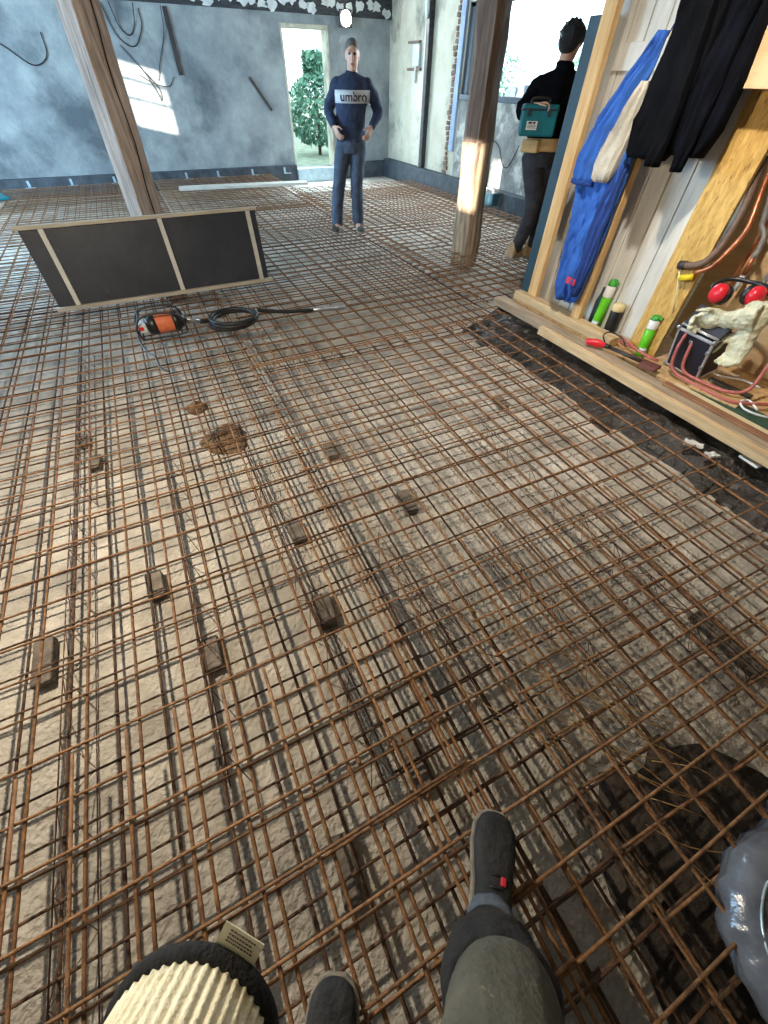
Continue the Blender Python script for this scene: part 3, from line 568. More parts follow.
# ------------------------------------------------------------------ people
def finger(mb, base, d, nrm, L, r, curl):
    p = Vector(base); d = Vector(d).normalized(); nrm = Vector(nrm).normalized(); pts = [p - d * .02, p]; a = 0
    for f in (.45, .32, .23):
        a += curl; q = (d * math.cos(a) + nrm * math.sin(a)).normalized(); p = p + q * L * f; pts.append(p)
    mb.tube(pts, [r, r, r * .95, r * .9, r * .8], 8, round_end=True)
def hand(mb, wrist, d, nrm, thumb, curl=.45, s=1.0, fr=.0088):
    """d = wrist to knuckles, nrm = palm side (fingers curl that way), thumb = direction of the thumb side"""
    w_ = Vector(wrist); d = Vector(d).normalized(); nrm = Vector(nrm); nrm = (nrm - d * nrm.dot(d)).normalized(); th = d.cross(nrm)
    if th.dot(Vector(thumb)) < 0: th = -th
    mb.ell_rings([(w_ - d * .03, th * .026 * s, nrm * .02 * s), (w_, th * .028 * s, nrm * .019 * s), (w_ + d * .045 * s, th * .04 * s, nrm * .017 * s), (w_ + d * .09 * s, th * .041 * s, nrm * .013 * s), (w_ + d * .098 * s, th * .036 * s, nrm * .01 * s)], 14)
    for k, (off, L) in enumerate([(.031, .072), (.0105, .08), (-.0105, .075), (-.031, .058)]):
        finger(mb, w_ + d * .092 * s + th * off * s, d + th * off * 1.5, nrm, L * s, fr * s, curl)
    p = w_ + d * .03 * s + th * .03 * s; q = (d * .6 + th * .75 + nrm * .25).normalized(); e = (d * .9 + th * .25 + nrm * .4).normalized()
    mb.tube([p - q * .015, p, p + q * .04 * s, p + q * .04 * s + e * .03 * s, p + q * .04 * s + e * .05 * s], [.012 * s, .012 * s, .0105 * s, .0095 * s, .008 * s], 8, round_end=True)
def head(mb, c, face, s=1.0, tilt=0.0):
    """c = head centre; face = horizontal direction the face looks"""
    f = Vector((face[0], face[1], 0)).normalized(); x = Vector((-f.y, f.x, 0)); z = Vector((0, 0, 1))
    f2 = (f * math.cos(tilt) - z * math.sin(tilt)); z2 = (z * math.cos(tilt) + f * math.sin(tilt))
    rot = Matrix((x, f2, z2)).transposed(); c = Vector(c)
    P = lambda a, b, d: c + rot @ Vector((a, b, d)) * s
    mb.ball(P(0, -.012, .03), Vector((.076, .098, .086)) * s, 18, 12, rot)
    mb.ell_rings([(P(0, .012, -.118), rot @ Vector((.030, 0, 0)) * s, rot @ Vector((0, .036, 0)) * s), (P(0, .014, -.105), rot @ Vector((.046, 0, 0)) * s, rot @ Vector((0, .062, 0)) * s), (P(0, .01, -.07), rot @ Vector((.060, 0, 0)) * s, rot @ Vector((0, .076, 0)) * s), (P(0, .006, -.02), rot @ Vector((.069, 0, 0)) * s, rot @ Vector((0, .083, 0)) * s), (P(0, .0, .03), rot @ Vector((.072, 0, 0)) * s, rot @ Vector((0, .088, 0)) * s)], 18)
    mb.tube([P(0, .088, .012), P(0, .102, -.02), P(0, .108, -.034)], [.008 * s, .011 * s, .014 * s], 8, round_end=True)
    mb.ball(P(0, .092, -.066), Vector((.024, .010, .010)) * s, 10, 7, rot)
    mb.ball(P(0, .078, -.104), Vector((.022, .016, .016)) * s, 10, 7, rot)
    for k in (-1, 1):
        mb.ball(P(k * .077, -.008, -.008), Vector((.010, .022, .034)) * s, 10, 7, rot)
        mb.ball(P(k * .03, .082, .028), Vector((.026, .012, .007)) * s, 10, 7, rot)
    return rot, P
def face_marks(me, P, s=1.0):
    """eyes and mouth take their own material on the one skin"""
    for p in me.polygons:
        c = p.center
        for k in (-1, 1):
            d = c - P(k * .031, .084, .010)
            if abs(d.z) < .009 * s and d.length < .017 * s: p.material_index = 1
        d = c - P(0, .1, -.066)
        if abs(d.z) < .007 * s and d.length < .026 * s: p.material_index = 2
def limb(mb, pts, rs, n=14): mb.tube(bez(pts, 4), [a + (b - a) * k / 4 for a, b in zip(rs, rs[1:]) for k in range(4)] + [rs[-1]], n, round_end=True)
def ring(c, x, rx, ry): x = Vector((x[0], x[1], x[2] if len(x) > 2 else 0)).normalized(); y = Vector((-x.y, x.x, 0)); return (Vector(c), x * rx, y * ry)
def shoe_mb(heel, toe, w=.05, h=.085, up_=.11, flare=1.0):
    heel = Vector(heel); toe = Vector(toe); d = (toe - heel); L = d.length; d.normalize(); x = Vector((d.y, -d.x, 0)).normalized(); mb = MB(); z = Vector((0, 0, 1)); rings = []
    for s, ww, hh in ((0.0, .55, .72), (.04, .78, .95), (.15, .86, 1.0), (.30, .84, 1.0), (.45, .86, .86), (.6, .98, .70), (.75, 1.06, .60), (.88, .98, .54), (.96, .72, .46), (1.0, .35, .34)):
        c = heel + d * L * s; n = 16; rg = []
        for j in range(n):
            a = 6.283 * j / n; cx = math.cos(a); cz = math.sin(a)
            zz = h * hh * (.5 + .5 * (1 if cz > 0 else -1) * abs(cz) ** .7); rg.append(c + x * w * ww * (1 if cx > 0 else -1) * abs(cx) ** .75 + z * (.012 + zz))
        rings.append(rg)
    mb.loft(rings); c = heel + d * L * .20
    mb.tube([c + z * .05, c + z * h, c + z * (h + .04)], [w * .8, w * .82, w * .85], 14)
    so = MB(); rings = []
    for s, ww in ((-.01, .5), (.02, .85), (.15, .96), (.3, .92), (.45, .92), (.6, 1.05), (.75, 1.14), (.88, 1.06), (.97, .78), (1.015, .4)):
        c = heel + d * L * s; rings.append([c + x * w * ww, c - x * w * ww, c - x * w * ww + z * .024, c + x * w * ww + z * .024])
    so.loft(rings, smooth=False)
    return mb, so, d, x
def shoes(root, lst, m_up, m_sole, name='boot', w=.05, h=.085, tab=False):
    for heel, toe in lst:
        a, so, d, x = shoe_mb(heel, toe, w, h); me = fuse(a, .007, 6); o = link(name, me, m_up, root)
        part('sole', so, m_sole, o, .004)
        hl = Vector(heel); L = (Vector(toe) - hl).length; lc = MB()
        for k in range(4):
            c = hl + d * L * (.36 + .085 * k) + Vector((0, 0, .012 + h * (.98 - .11 * k))); lc.tube([c - x * w * .45 - Vector((0, 0, .014)), c - x * w * .2, c + x * w * .2, c + x * w * .45 - Vector((0, 0, .014))], .0035, 6)
        part('laces', lc, 'black', o)
        if tab:
            c = hl + d * L * .50 + Vector((0, 0, .012 + h * .86)); part('logo_tab', MB().box(c + x * .016, (.013, .018, .010), Matrix((x, d, Vector((0, 0, 1)))).transposed()), 'pink', o, .003)
def drape(me, root_mesh, o_from, direction, off=.004):
    """lay a flat mesh onto the surface of another"""
    tree = BVHTree.FromPolygons([v.co.copy() for v in root_mesh.vertices], [tuple(p.vertices) for p in root_mesh.polygons])
    for v in me.vertices:
        h_ = tree.ray_cast(v.co + Vector(o_from), Vector(direction))
        if h_[0] is not None: v.co = h_[0] - Vector(direction) * off
    me.update()

# --- man by the doorway: local x = right in the picture, -y = towards the camera
X0 = 0.075
p1 = thing('person', 'person in navy sweatshirt and blue jeans standing near the doorway facing us, hands at hips', 'person', (2.45, 6.065, 0.018), R(-22))
sh = [(-.005, .02, 1.365), (.34, .02, 1.36)]; el = [(-.115, .05, 1.17), (.465, .05, 1.165)]; wr = [(-.065, -.09, 1.035), (.375, -.09, 1.03)]
hp = [(.045, 0, .88), (.225, 0, .88)]; kn = [(-.045, -.03, .49), (.185, -.03, .49)]; an = [(-.10, .02, .09), (.19, .02, .09)]
def trunk(mb, k=1.0, z0=.86, top=True):
    R_ = [ring((.135, 0, z0), (1, 0), .165 * k, .115 * k), ring((.137, 0, .98), (1, 0), .160 * k, .112 * k), ring((.14, 0, 1.10), (1, 0), .158 * k, .11 * k), ring((.15, 0, 1.25), (1, 0), .178 * k, .118 * k), ring((.162, .01, 1.36), (1, 0), .19 * k, .108 * k), ring((.167, .015, 1.42), (1, 0), .15 * k, .08 * k)]
    if top: R_.append(ring((.168, .015, 1.45), (1, 0), .08 * k, .06 * k))
    mb.ell_rings(R_, 20)
mb = MB(); trunk(mb, .93, .84)
mb.tube([(.168, .02, 1.40), (.172, .01, 1.50), (.174, 0, 1.55)], [.062, .056, .055], 14)
rot, P = head(mb, (.178, -.02, 1.585), (-.05, -1), .96, .05)
for s in (0, 1):
    limb(mb, [sh[s], el[s], wr[s]], [.052, .042, .028]); limb(mb, [hp[s], kn[s], an[s]], [.082, .056, .04])
    d = Vector((.06 if s == 0 else -.06, -.07, -.10)); hand(mb, wr[s], d, (.9 if s == 0 else -.9, .5, 0), (0, -1, .5), .45)
    mb.tube([an[s], Vector(an[s]) + Vector((0, -.1, -.045))], [.04, .032], 10, round_end=True)
me = fuse(mb, .0075, 3); face_marks(me, P, .96); link('body', me, ['skin', 'eyedark', 'lips'], p1)
mb = MB(); mb.ball(P(0, -.02, .045), Vector((.080, .100, .080)) * .96, 18, 12, rot); mb.ball(P(0, -.05, .0), Vector((.075, .066, .07)) * .96, 14, 9, rot); link('hair', fuse(mb, .008, 2), 'greyhair', p1)
mb = MB(); trunk(mb, 1.06, .90)
for s in (0, 1): limb(mb, [Vector(sh[s]), el[s], Vector(el[s]).lerp(Vector(wr[s]), .85)], [.064, .060, .044])
mb.tube([(.168, .015, 1.43), (.171, .012, 1.475)], [.075, .07], 14)
swm = fuse(mb, .011, 3, (.012, 7, 7, 9)); sw = link('sweatshirt', swm, 'navy', p1)
band = MB(); n = 24
for i in range(n + 1):
    for j in range(5): band.v.append((-.035 + .40 * i / n, -.5, 1.222 + .105 * j / 4))
for i in range(n):
    for j in range(4): a = i * 5 + j; band.f.append((a, a + 1, a + 6, a + 5)); band.sm.append(True); band.mi.append(0)
bme = band.mesh('chest_print'); drape(bme, swm, (0, 0, 0), (0, 1, 0), .004); bo = link('chest_print', bme, 'offwhite', sw); bo.modifiers.new('t', 'SOLIDIFY').thickness = .002
tm = text_mesh('umbro', .105)
for v in tm.vertices: v.co = Vector((.175 + v.co.x * 1.08, -.5, 1.272 + v.co.y))
drape(tm, swm, (0, 0, 0), (0, 1, 0), .008); link('lettering', tm, 'navyink', bo)
mb = MB(); mb.ell_rings([ring((.135, 0, .80), (1, 0), .165, .115), ring((.135, 0, .90), (1, 0), .172, .124), ring((.137, 0, .955), (1, 0), .166, .118)], 18)
for s in (0, 1): limb(mb, [hp[s], kn[s], Vector(an[s]) + Vector((0, 0, .02))], [.098, .080, .078])
link('jeans', fuse(mb, .011, 3, (.010, 6, 6, 12)), 'jeans', p1)
shoes(p1, [((-.105, .09, -.0), (-.125, -.19, -.0)), ((.20, .09, -.0), (.225, -.19, -.0))], 'darkboot', 'sole', 'boot')

# --- man with the case, seen from behind: local +y = away from the camera
p2 = thing('person', 'person with black hair and black jacket seen from behind, holding a teal case', 'person', (3.84, 4.085, 0.012), R(-42.9)); p2.scale = (1.14, 1.14, .972)
sh = [(-.13, .0, 1.455), (.19, .03, 1.465)]; el = [(-.215, -.07, 1.27), (.30, .12, 1.28)]; wr = [(-.125, -.235, 1.315), (.22, .33, 1.27)]
hp = [(-.055, .02, .93), (.115, .04, .93)]; kn = [(.045, -.02, .52), (.16, .06, .52)]; an = [(-.02, .02, .11), (.13, .12, .11)]
def trunk2(mb, k=1.0, z0=.90):
    mb.ell_rings([ring((.03, .03, z0), (1, .15), .165 * k, .12 * k), ring((.02, .03, 1.05), (1, .15), .16 * k, .118 * k), ring((.015, .02, 1.2), (1, .15), .165 * k, .118 * k), ring((.02, .02, 1.36), (1, .15), .19 * k, .125 * k), ring((.03, .02, 1.47), (1, .15), .195 * k, .108 * k), ring((.03, .02, 1.525), (1, .15), .14 * k, .08 * k), ring((.03, .025, 1.55), (1, .15), .07 * k, .06 * k)], 20)
mb = MB(); trunk2(mb, .93, .88)
mb.tube([(.03, .02, 1.50), (.03, .04, 1.60), (.035, .06, 1.65)], [.062, .056, .056], 14)
rot, P = head(mb, (.04, .075, 1.70), (.45, 1), .98, .35)
for s in (0, 1):
    limb(mb, [sh[s], el[s], wr[s]], [.052, .042, .028]); limb(mb, [hp[s], kn[s], an[s]], [.084, .058, .04])
    mb.tube([an[s], Vector(an[s]) + Vector((.03, .12, -.05))], [.042, .034], 10, round_end=True)
hand(mb, wr[0], (.10, -.02, .02), (.0, -.2, -1), (0, -1, .3), .75); hand(mb, wr[1], (-.1, .1, .0), (-.5, 0, -.6), (-.3, .2, 1), .5)
me = fuse(mb, .0075, 3); face_marks(me, P, .98); link('body', me, ['skin', 'eyedark', 'lips'], p2)
mb = MB(); mb.ball(P(0, -.022, .045), Vector((.096, .116, .096)), 18, 12, rot); mb.ball(P(0, -.055, .0), Vector((.082, .07, .085)), 14, 9, rot)
rn = random.Random(4)
for k in range(60):
    a = rn.uniform(0, 6.283); b = rn.uniform(-.2, 1.3); q = Vector((math.cos(a) * math.cos(b), math.sin(a) * math.cos(b), math.sin(b)))
    if q.y > .45 and q.z < .5: continue
    mb.tube([P(q.x * .07, -.022 + q.y * .09, .045 + q.z * .07), P(q.x * .102, -.03 + q.y * .122, .05 + q.z * .104)], [.018, .006], 6)
link('hair', fuse(mb, .006, 1), 'hair', p2)
mb = MB(); trunk2(mb, 1.09, 1.07)
for s in (0, 1): limb(mb, [sh[s], el[s], Vector(el[s]).lerp(Vector(wr[s]), .8)], [.074, .064, .046])
mb.tube([(.03, .02, 1.53), (.033, .035, 1.585)], [.078, .07], 14)
link('jacket', fuse(mb, .010, 2, (.018, 6, 6, 11)), 'blackjkt', p2)
mb = MB(); mb.ell_rings([ring((.025, .03, .985), (1, .15), .186, .142), ring((.022, .03, 1.085), (1, .15), .184, .14)], 20); mb.box((-.10, -.105, 1.025), (.15, .05, .10), Matrix.Rotation(R(-14), 3, 'Z'))
link('tool_belt', fuse(mb, .01, 2), 'tanbelt', p2)
mb = MB(); mb.ell_rings([ring((.03, .03, .86), (1, .15), .165, .122), ring((.028, .03, 1.0), (1, .15), .170, .126)], 18)
for s in (0, 1): limb(mb, [hp[s], kn[s], Vector(an[s]) + Vector((0, 0, .0))], [.10, .078, .058])
link('trousers', fuse(mb, .010, 3, (.010, 7, 7, 12)), 'darktrs', p2)
shoes(p2, [((-.075, -.04, 0.0), (.06, .23, 0.0)), ((.09, .07, 0.0), (.24, .33, 0.0))], 'boot', 'sole', 'boot', .064, .135)
# teal tool case
t = thing('tool_case', 'teal plastic tool case with white label held behind the man at the window', 'tool case', (3.83, 4.07, -0.01), R(-42.9)); t.scale = (1.12, 1.1, 1.06); t.location.z = -.07
rc = Matrix.Rotation(R(8), 3, 'Z')
part('body', MB().box((-.085, -.235, 1.195), (.285, .12, .20), rc), 'teal', t, .015)
part('lid_rim', MB().box((-.085, -.235, 1.262), (.295, .13, .014), rc), 'darkteal', t, .004)
mb = MB(); mb.tube(bez([(-.16, -.243, 1.29), (-.15, -.242, 1.325), (-.03, -.225, 1.325), (-.02, -.223, 1.29)], 5), .010, 8); part('handle', mb, 'black', t)
for x in (-.165, -.005): part('latch', MB().box((x, -.235 - .062 + (x + .085) * .14, 1.245), (.032, .012, .05), rc), 'darkteal', t, .004)
lb = part('label', MB().box((-.125, -.3055, 1.165), (.085, .004, .055), rc), 'white', t)
mb = MB(); mb.box((-.14, -.310, 1.182), (.03, .003, .012), rc); mb.box((-.108, -.3055, 1.182), (.02, .003, .012), rc)
for k in range(3): mb.box((-.125, -.3078, 1.168 - .009 * k), (.07, .003, .003), rc)
part('print', mb, 'ink', lb)

# --- the person taking the photo: local +y = forward
p3 = thing('person', 'person taking the photo, seen only as grey work trousers and dark shoes at the bottom', 'person', (0, 0, 0.014), -YAW)
sh = [(-.20, -.40, 1.40), (.18, -.40, 1.40)]; el = [(-.29, -.42, 1.12), (.27, -.38, 1.16)]; wr = [(-.25, -.37, .90), (.14, -.17, 1.38)]
hp = [(-.115, -.36, .90), (.085, -.35, .90)]; kn = [(-.10, -.375, .49), (.185, -.165, .51)]; an = [(-.098, -.43, .10), (.275, -.125, .10)]
def trunk3(mb, k=1.0, z0=.86):
    mb.ell_rings([ring((-.01, -.37, z0), (1, 0), .165 * k, .115 * k), ring((-.01, -.38, 1.0), (1, 0), .155 * k, .108 * k), ring((-.01, -.39, 1.15), (1, 0), .16 * k, .11 * k), ring((-.01, -.40, 1.3), (1, 0), .185 * k, .115 * k), ring((-.01, -.41, 1.40), (1, 0), .19 * k, .1 * k), ring((-.01, -.41, 1.45), (1, 0), .14 * k, .075 * k), ring((-.01, -.41, 1.48), (1, 0), .07 * k, .055 * k)], 20)
mb = MB(); trunk3(mb, .93, .84); mb.tube([(-.01, -.41, 1.43), (-.01, -.40, 1.53), (-.01, -.39, 1.58)], [.06, .055, .055], 14)
rot, P = head(mb, (-.01, -.365, 1.63), (0, 1), .98, .5)
for s in (0, 1):
    limb(mb, [sh[s], el[s], wr[s]], [.052, .042, .028]); limb(mb, [hp[s], kn[s], an[s]], [.08, .056, .04])
    mb.tube([an[s], Vector(an[s]) + Vector((.01, .06, -.06))], [.036, .026], 10, round_end=True)
hand(mb, wr[0], (.02, .08, -.08), (.6, .3, 0), (0, 1, .2), .7); hand(mb, wr[1], (-.05, .06, .06), (-.6, -.2, .3), (0, 0, 1), .5)
me = fuse(mb, .0075, 3); face_marks(me, P, .98); link('body', me, ['skin', 'eyedark', 'lips'], p3)
mb = MB(); mb.ball(P(0, -.022, .045), Vector((.082, .102, .082)), 18, 12, rot); mb.ball(P(0, -.055, .0), Vector((.078, .066, .08)), 14, 9, rot); link('hair', fuse(mb, .008, 2), 'hair', p3)
mb = MB(); trunk3(mb, 1.07, .93)
for s in (0, 1): limb(mb, [sh[s], el[s], Vector(el[s]).lerp(Vector(wr[s]), .85)], [.074, .064, .046])
link('jumper', fuse(mb, .011, 3, (.012, 7, 7, 9)), 'darktrs', p3)
mb = MB(); mb.ell_rings([ring((-.01, -.36, .82), (1, 0), .17, .12), ring((-.01, -.37, .97), (1, 0), .168, .12)], 18)
limb(mb, [hp[0], kn[0], Vector(an[0]) + Vector((0, 0, .03))], [.098, .085, .075])
limb(mb, [hp[1], Vector(hp[1]).lerp(Vector(kn[1]), .6), Vector(kn[1]) + Vector((0, .0, .03))], [.10, .094, .084])
limb(mb, [kn[1], Vector(kn[1]).lerp(Vector(an[1]), .55)], [.078, .076])
tr = link('trousers', fuse(mb, .009, 3, (.009, 8, 8, 10)), 'worktrs', p3)
k1 = Vector(kn[1]); a1 = Vector(an[1])
mb = MB(); pts = [k1 + Vector((0, .005, .015)), k1.lerp(a1, .3), k1.lerp(a1, .62)]; mb.tube(bez(pts, 5), [.082, .088, .092, .092, .09, .087, .084, .08, .076, .072, .068], 22)
link('knee_pocket', fuse(mb, .008, 3, (.010, 12, 12, 16)), 'kneepad', tr)
mb = MB(); mb.tube(bez([k1.lerp(a1, .5), k1.lerp(a1, .8), a1 + Vector((.004, .012, -.02))], 5), [.070, .068, .064, .062, .06, .058, .057, .057, .057, .058, .06], 18)
link('lower_leg', fuse(mb, .008, 3, (.008, 14, 14, 30)), 'cuff', tr)
mb = MB(); c0 = Vector(hp[1]).lerp(k1, .45); mb.tube(bez([c0 + Vector((.086, .02, .12)), c0 + Vector((.092, .02, .02)), c0 + Vector((.094, .025, -.05))], 5), .004, 6); part('side_piping', mb, 'beige', tr)
shoes(p3, [((-.105, -.475, 0.0), (-.088, -.205, 0.0)), ((.268, -.175, 0.0), (.338, .105, 0.0))], 'shoe', 'sole', 'shoe', .054, .090, tab=True)

# --- beanie held by its crown
bt = thing('knit_beanie', 'cream ribbed knit beanie with black lining held at the lower left corner', 'beanie', (0, 0, 0), -YAW)
ax0 = Vector((-.225, -.166, .643)); dr = Vector((-.02, -.58, .82)).normalized(); ax1 = ax0 + dr * .20; bx = Vector((1, 0, 0)); bx = (bx - dr * bx.dot(dr)).normalized(); bz = dr.cross(bx)
def bean(rad, s0, s1, ribs=True, n=276, m=12, hz=.95):
    rings = []
    for i in range(m + 1):
        s = s0 + (s1 - s0) * i / m; q = max(0, (s - .35) / .65); k = math.sqrt(max(.02, 1 - q * q * .96))
        cc = ax0.lerp(ax1, s); rg = []
        for j in range(n):
            a = 6.283 * j / n; rr = rad * k * (1 + (.020 * math.cos(a * 46) if ribs else .01 * math.sin(a * 9)))
            rg.append(cc + bx * rr * math.cos(a) + bz * rr * hz * math.sin(a))
        rings.append(rg)
    return MB().loft(rings)
part('ribbed_knit', bean(.100, .06, .995), 'knit', bt)
mb = MB()
rings = []
for i in range(9):
    b = 6.283 * i / 9; cc = ax0.lerp(ax1, .03 + .06 * math.cos(b)); rr = .100 + .011 * math.sin(b)
    rings.append([cc + bx * rr * math.cos(6.283 * j / 64) + bz * rr * .95 * math.sin(6.283 * j / 64) for j in range(64)])
mb.loft(rings, closed=True); lin_ = part('lining', mb, 'fleece', bt)
fo = bz if bz.y > 0 else -bz; od = (bx * .45 + fo * .88).normalized(); lc = ax0 + od * .104; lx = (bx * .88 - fo * .45).normalized(); ly = (od * .95 + dr * .15).normalized(); lz = lx.cross(ly)
if lz.z < 0: lz = -lz
lx = ly.cross(lz)
mb = MB(); n = 8; rings = []
for i in range(n + 1):
    s = i / n; c = lc + ly * (.036 * s - .006) + lz * (.004 * math.sin(s * 3)); rings.append([c - lx * .028, c + lx * .028, c + lx * .028 - lz * .0012, c - lx * .028 - lz * .0012])
mb.loft(rings, smooth=False); lo = part('care_label', mb, 'label', bt)
mb = MB(); rmx = Matrix((lx, ly, lz)).transposed(); rn = random.Random(2)
for k in range(4):
    x = -.018
    while x < .016:
        wl = rn.uniform(.0016, .004); q = .026 - .0042 * k; sp_ = (q + .006) / .036
        mb.box(lc + ly * q + lz * (.0006 + .004 * math.sin(sp_ * 3)) + lx * (x + wl / 2), (wl, .0010, .0008), rmx); x += wl + .0012
part('care_print', mb, 'ink', lo)

# ------------------------------------------------------------------ clothes on the partition
def hang(rows, umid, n=44, folds=7, famp=.016, sd=0):
    """rows of (z, v_low, v_high, depth): closed cloth body with vertical folds"""
    rows = sorted(rows, reverse=True); R2 = []
    for (a, b) in zip(rows, rows[1:]):
        k = max(2, int((a[0] - b[0]) / .03))
        for i in range(k): t_ = i / k; R2.append(tuple(a[q] + (b[q] - a[q]) * t_ for q in range(4)))
    R2.append(rows[-1]); rings = []
    for z, v0, v1, dp in R2:
        rg = []; wv = v1 - v0
        for j in range(n):
            a = 6.283 * j / n; cx = math.cos(a); sx = math.sin(a); s = .5 + .5 * cx
            v = v0 + wv * s; d = dp * .5 * (abs(sx) ** .55) * (1 if sx > 0 else -1)
            if sx < 0:
                f = math.sin(s * folds * 3.14 + sd + z * 1.3 + 2.2 * noise.noise(Vector((s * 2, z * 2.6, sd)))); f = 1 - 2 * abs(f) ** .7; d -= famp * 1.25 * f * abs(sx) ** .5
                d -= .022 * noise.noise(Vector((s * 3, z * 6, sd + 3))) + .010 * noise.noise(Vector((s * 8, z * 15, sd + 8)))
            rg.append((umid + d, v + .006 * noise.noise(Vector((z * 6, j * .3, sd))), z))
        rings.append(rg)
    return MB().loft(rings)
t = thing('blue_jacket', 'bright blue jacket with cream sleeve lining hanging on the white boards', 'jacket', (0, 0, 0))
part('body', hang([(1.30, 2.235, 2.36, .05), (1.16, 2.22, 2.50, .08), (1.06, 2.20, 2.585, .09), (.95, 2.20, 2.58, .09), (.82, 2.205, 2.54, .09), (.70, 2.21, 2.505, .09), (.5, 2.22, 2.49, .09), (.34, 2.23, 2.475, .08), (.285, 2.24, 2.46, .06), (.255, 2.30, 2.42, .03)], 2.835, folds=5, famp=.036), 'bluejkt', t)
part('sleeve', hang([(1.63, 2.245, 2.285, .03), (1.51, 2.255, 2.375, .06), (1.38, 2.30, 2.46, .08), (1.26, 2.35, 2.525, .09), (1.12, 2.385, 2.575, .09), (1.03, 2.40, 2.60, .085), (.985, 2.41, 2.60, .075)], 2.80, folds=3, sd=2, famp=.026), 'bluejkt', t)
part('sleeve_cuff', hang([(.99, 2.40, 2.605, .085), (.965, 2.405, 2.603, .085)], 2.80, folds=2, famp=.006), 'bluedark', t)
part('cream_lining', hang([(1.45, 2.235, 2.26, .03), (1.34, 2.23, 2.32, .06), (1.2, 2.235, 2.38, .08), (1.08, 2.25, 2.425, .10), (1.02, 2.27, 2.41, .09), (1.0, 2.29, 2.385, .05)], 2.775, folds=3, sd=5, famp=.024), 'cream', t)
part('shaded_inside', hang([(1.10, 2.195, 2.24, .05), (.9, 2.19, 2.29, .06), (.6, 2.20, 2.30, .06), (.40, 2.215, 2.29, .05), (.33, 2.23, 2.27, .03)], 2.795, folds=2, sd=9, famp=.012), 'bluedark', t)  # darker blue strip paints the shade inside the hanging jacket
mb = MB(); mb.box((2.772, 2.305, .42), (.012, .085, .045)); part('logo_patch', mb, 'pink', t, .004)
part('hanger_loop', MB().tube([(2.83, 2.262, 1.61), (2.86, 2.265, 1.66), (2.905, 2.268, 1.665)], .004, 6), 'bluedark', t)
t = thing('black_jacket', 'black jacket hanging beside the blue one with wrinkled panels', 'jacket', (0, 0, 0))
part('body', hang([(2.1, 2.05, 2.2, .08), (1.9, 1.98, 2.2, .13), (1.72, 1.95, 2.195, .15), (1.52, 1.94, 2.21, .15), (1.3, 1.94, 2.225, .15), (1.17, 1.95, 2.23, .13), (1.14, 1.97, 2.20, .10)], 2.80, folds=5, sd=1, famp=.024), 'blackjkt', t)
part('sleeve', hang([(2.0, 2.02, 2.12, .07), (1.8, 1.99, 2.11, .09), (1.5, 1.95, 2.06, .09), (1.25, 1.93, 2.04, .09), (1.12, 1.935, 2.02, .07)], 2.725, folds=2, sd=4, famp=.012), 'blackjkt', t)
t = thing('dark_jacket', 'dark navy jacket hanging between the black one and the plywood box', 'jacket', (0, 0, 0))
part('body', hang([(2.15, 1.86, 1.98, .08), (1.95, 1.78, 1.99, .13), (1.68, 1.775, 1.985, .15), (1.46, 1.745, 1.985, .15), (1.28, 1.745, 1.97, .14), (1.17, 1.78, 1.96, .12)], 2.84, folds=4, sd=7, famp=.02), 'navyjkt', t)
part('sleeve', hang([(1.9, 1.79, 1.88, .07), (1.6, 1.80, 1.90, .09), (1.3, 1.80, 1.895, .085), (1.11, 1.815, 1.88, .06)], 2.76, folds=2, sd=3, famp=.012), 'navyjkt', t)

# ------------------------------------------------------------------ things on the raised floor
def can(loc, lb, lean, h=.24, r=.036, twist=0):
    t = thing('foam_can', lb, 'foam can', loc); t.rotation_euler = lean; t['group'] = 'lime green foam cans'
    part('body', MB().lathe([(r * .8, 0), (r, .006), (r, h * .86), (r * .82, h * .93), (r * .5, h * .97)], n=24), 'green', t)
    part('collar', MB().lathe([(r * .96, h * .92), (r * 1.0, h * .94), (r * .98, h * 1.18), (r * .8, h * 1.22), (r * .3, h * 1.22)], n=24), 'white', t)
    mb = MB(); mb.lathe([(r * .9, h * 1.215), (r * .95, h * 1.24), (r * .7, h * 1.36), (r * .2, h * 1.38)], n=24); mb.b2((-.008, -r * 1.3, h * 1.26), (.008, 0, h * 1.33)); part('cap', mb, 'dkgreen', t)
    mb = MB(); n = 8; rg = [[((r + .0012) * math.cos(q), (r + .0012) * math.sin(q), z) for q in [twist + .22 * i for i in range(n)]] + [((r - .001) * math.cos(q), (r - .001) * math.sin(q), z) for q in [twist + .22 * (n - 1 - i) for i in range(n)]] for z in (h * .12, h * .28)]; mb.loft(rg); part('label', mb, 'offwhite', t)
    return t
can((3.02, 2.13, ZS - .02), 'tall lime green foam can leaning beside the pine stud', (0, R(2), 0), .27, .037, 2.6)
can((3.00, 1.655, ZS - .02), 'lime green foam can in front of the golden chipboard', (R(-6), R(4), 0), .20, .036, 3.0)
t = thing('sealant_cartridge', 'black cartridge with beige cap beside the tall green can', 'cartridge', (3.015, 1.985, ZS - .02)); t.rotation_euler = (R(-3), R(2), 0)
part('body', MB().lathe([(.036, 0), (.044, .004), (.044, .20), (.042, .205)], n=24), 'black', t)
part('cap', MB().lathe([(.046, .195), (.047, .20), (.047, .232), (.03, .245), (.004, .248)], n=24), 'beige', t)
mb = MB(); rg = [[((.0455) * math.cos(q), (.0455) * math.sin(q), z) for q in [2.7 + .2 * i for i in range(6)]] + [(.043 * math.cos(q), .043 * math.sin(q), z) for q in [2.7 + .2 * (5 - i) for i in range(6)]] for z in (.015, .06)]; mb.loft(rg); part('label', mb, 'offwhite', t)
t = thing('dark_bottle', 'dark slim bottle half hidden behind the tall green can', 'bottle', (3.03, 2.185, ZS - .02))
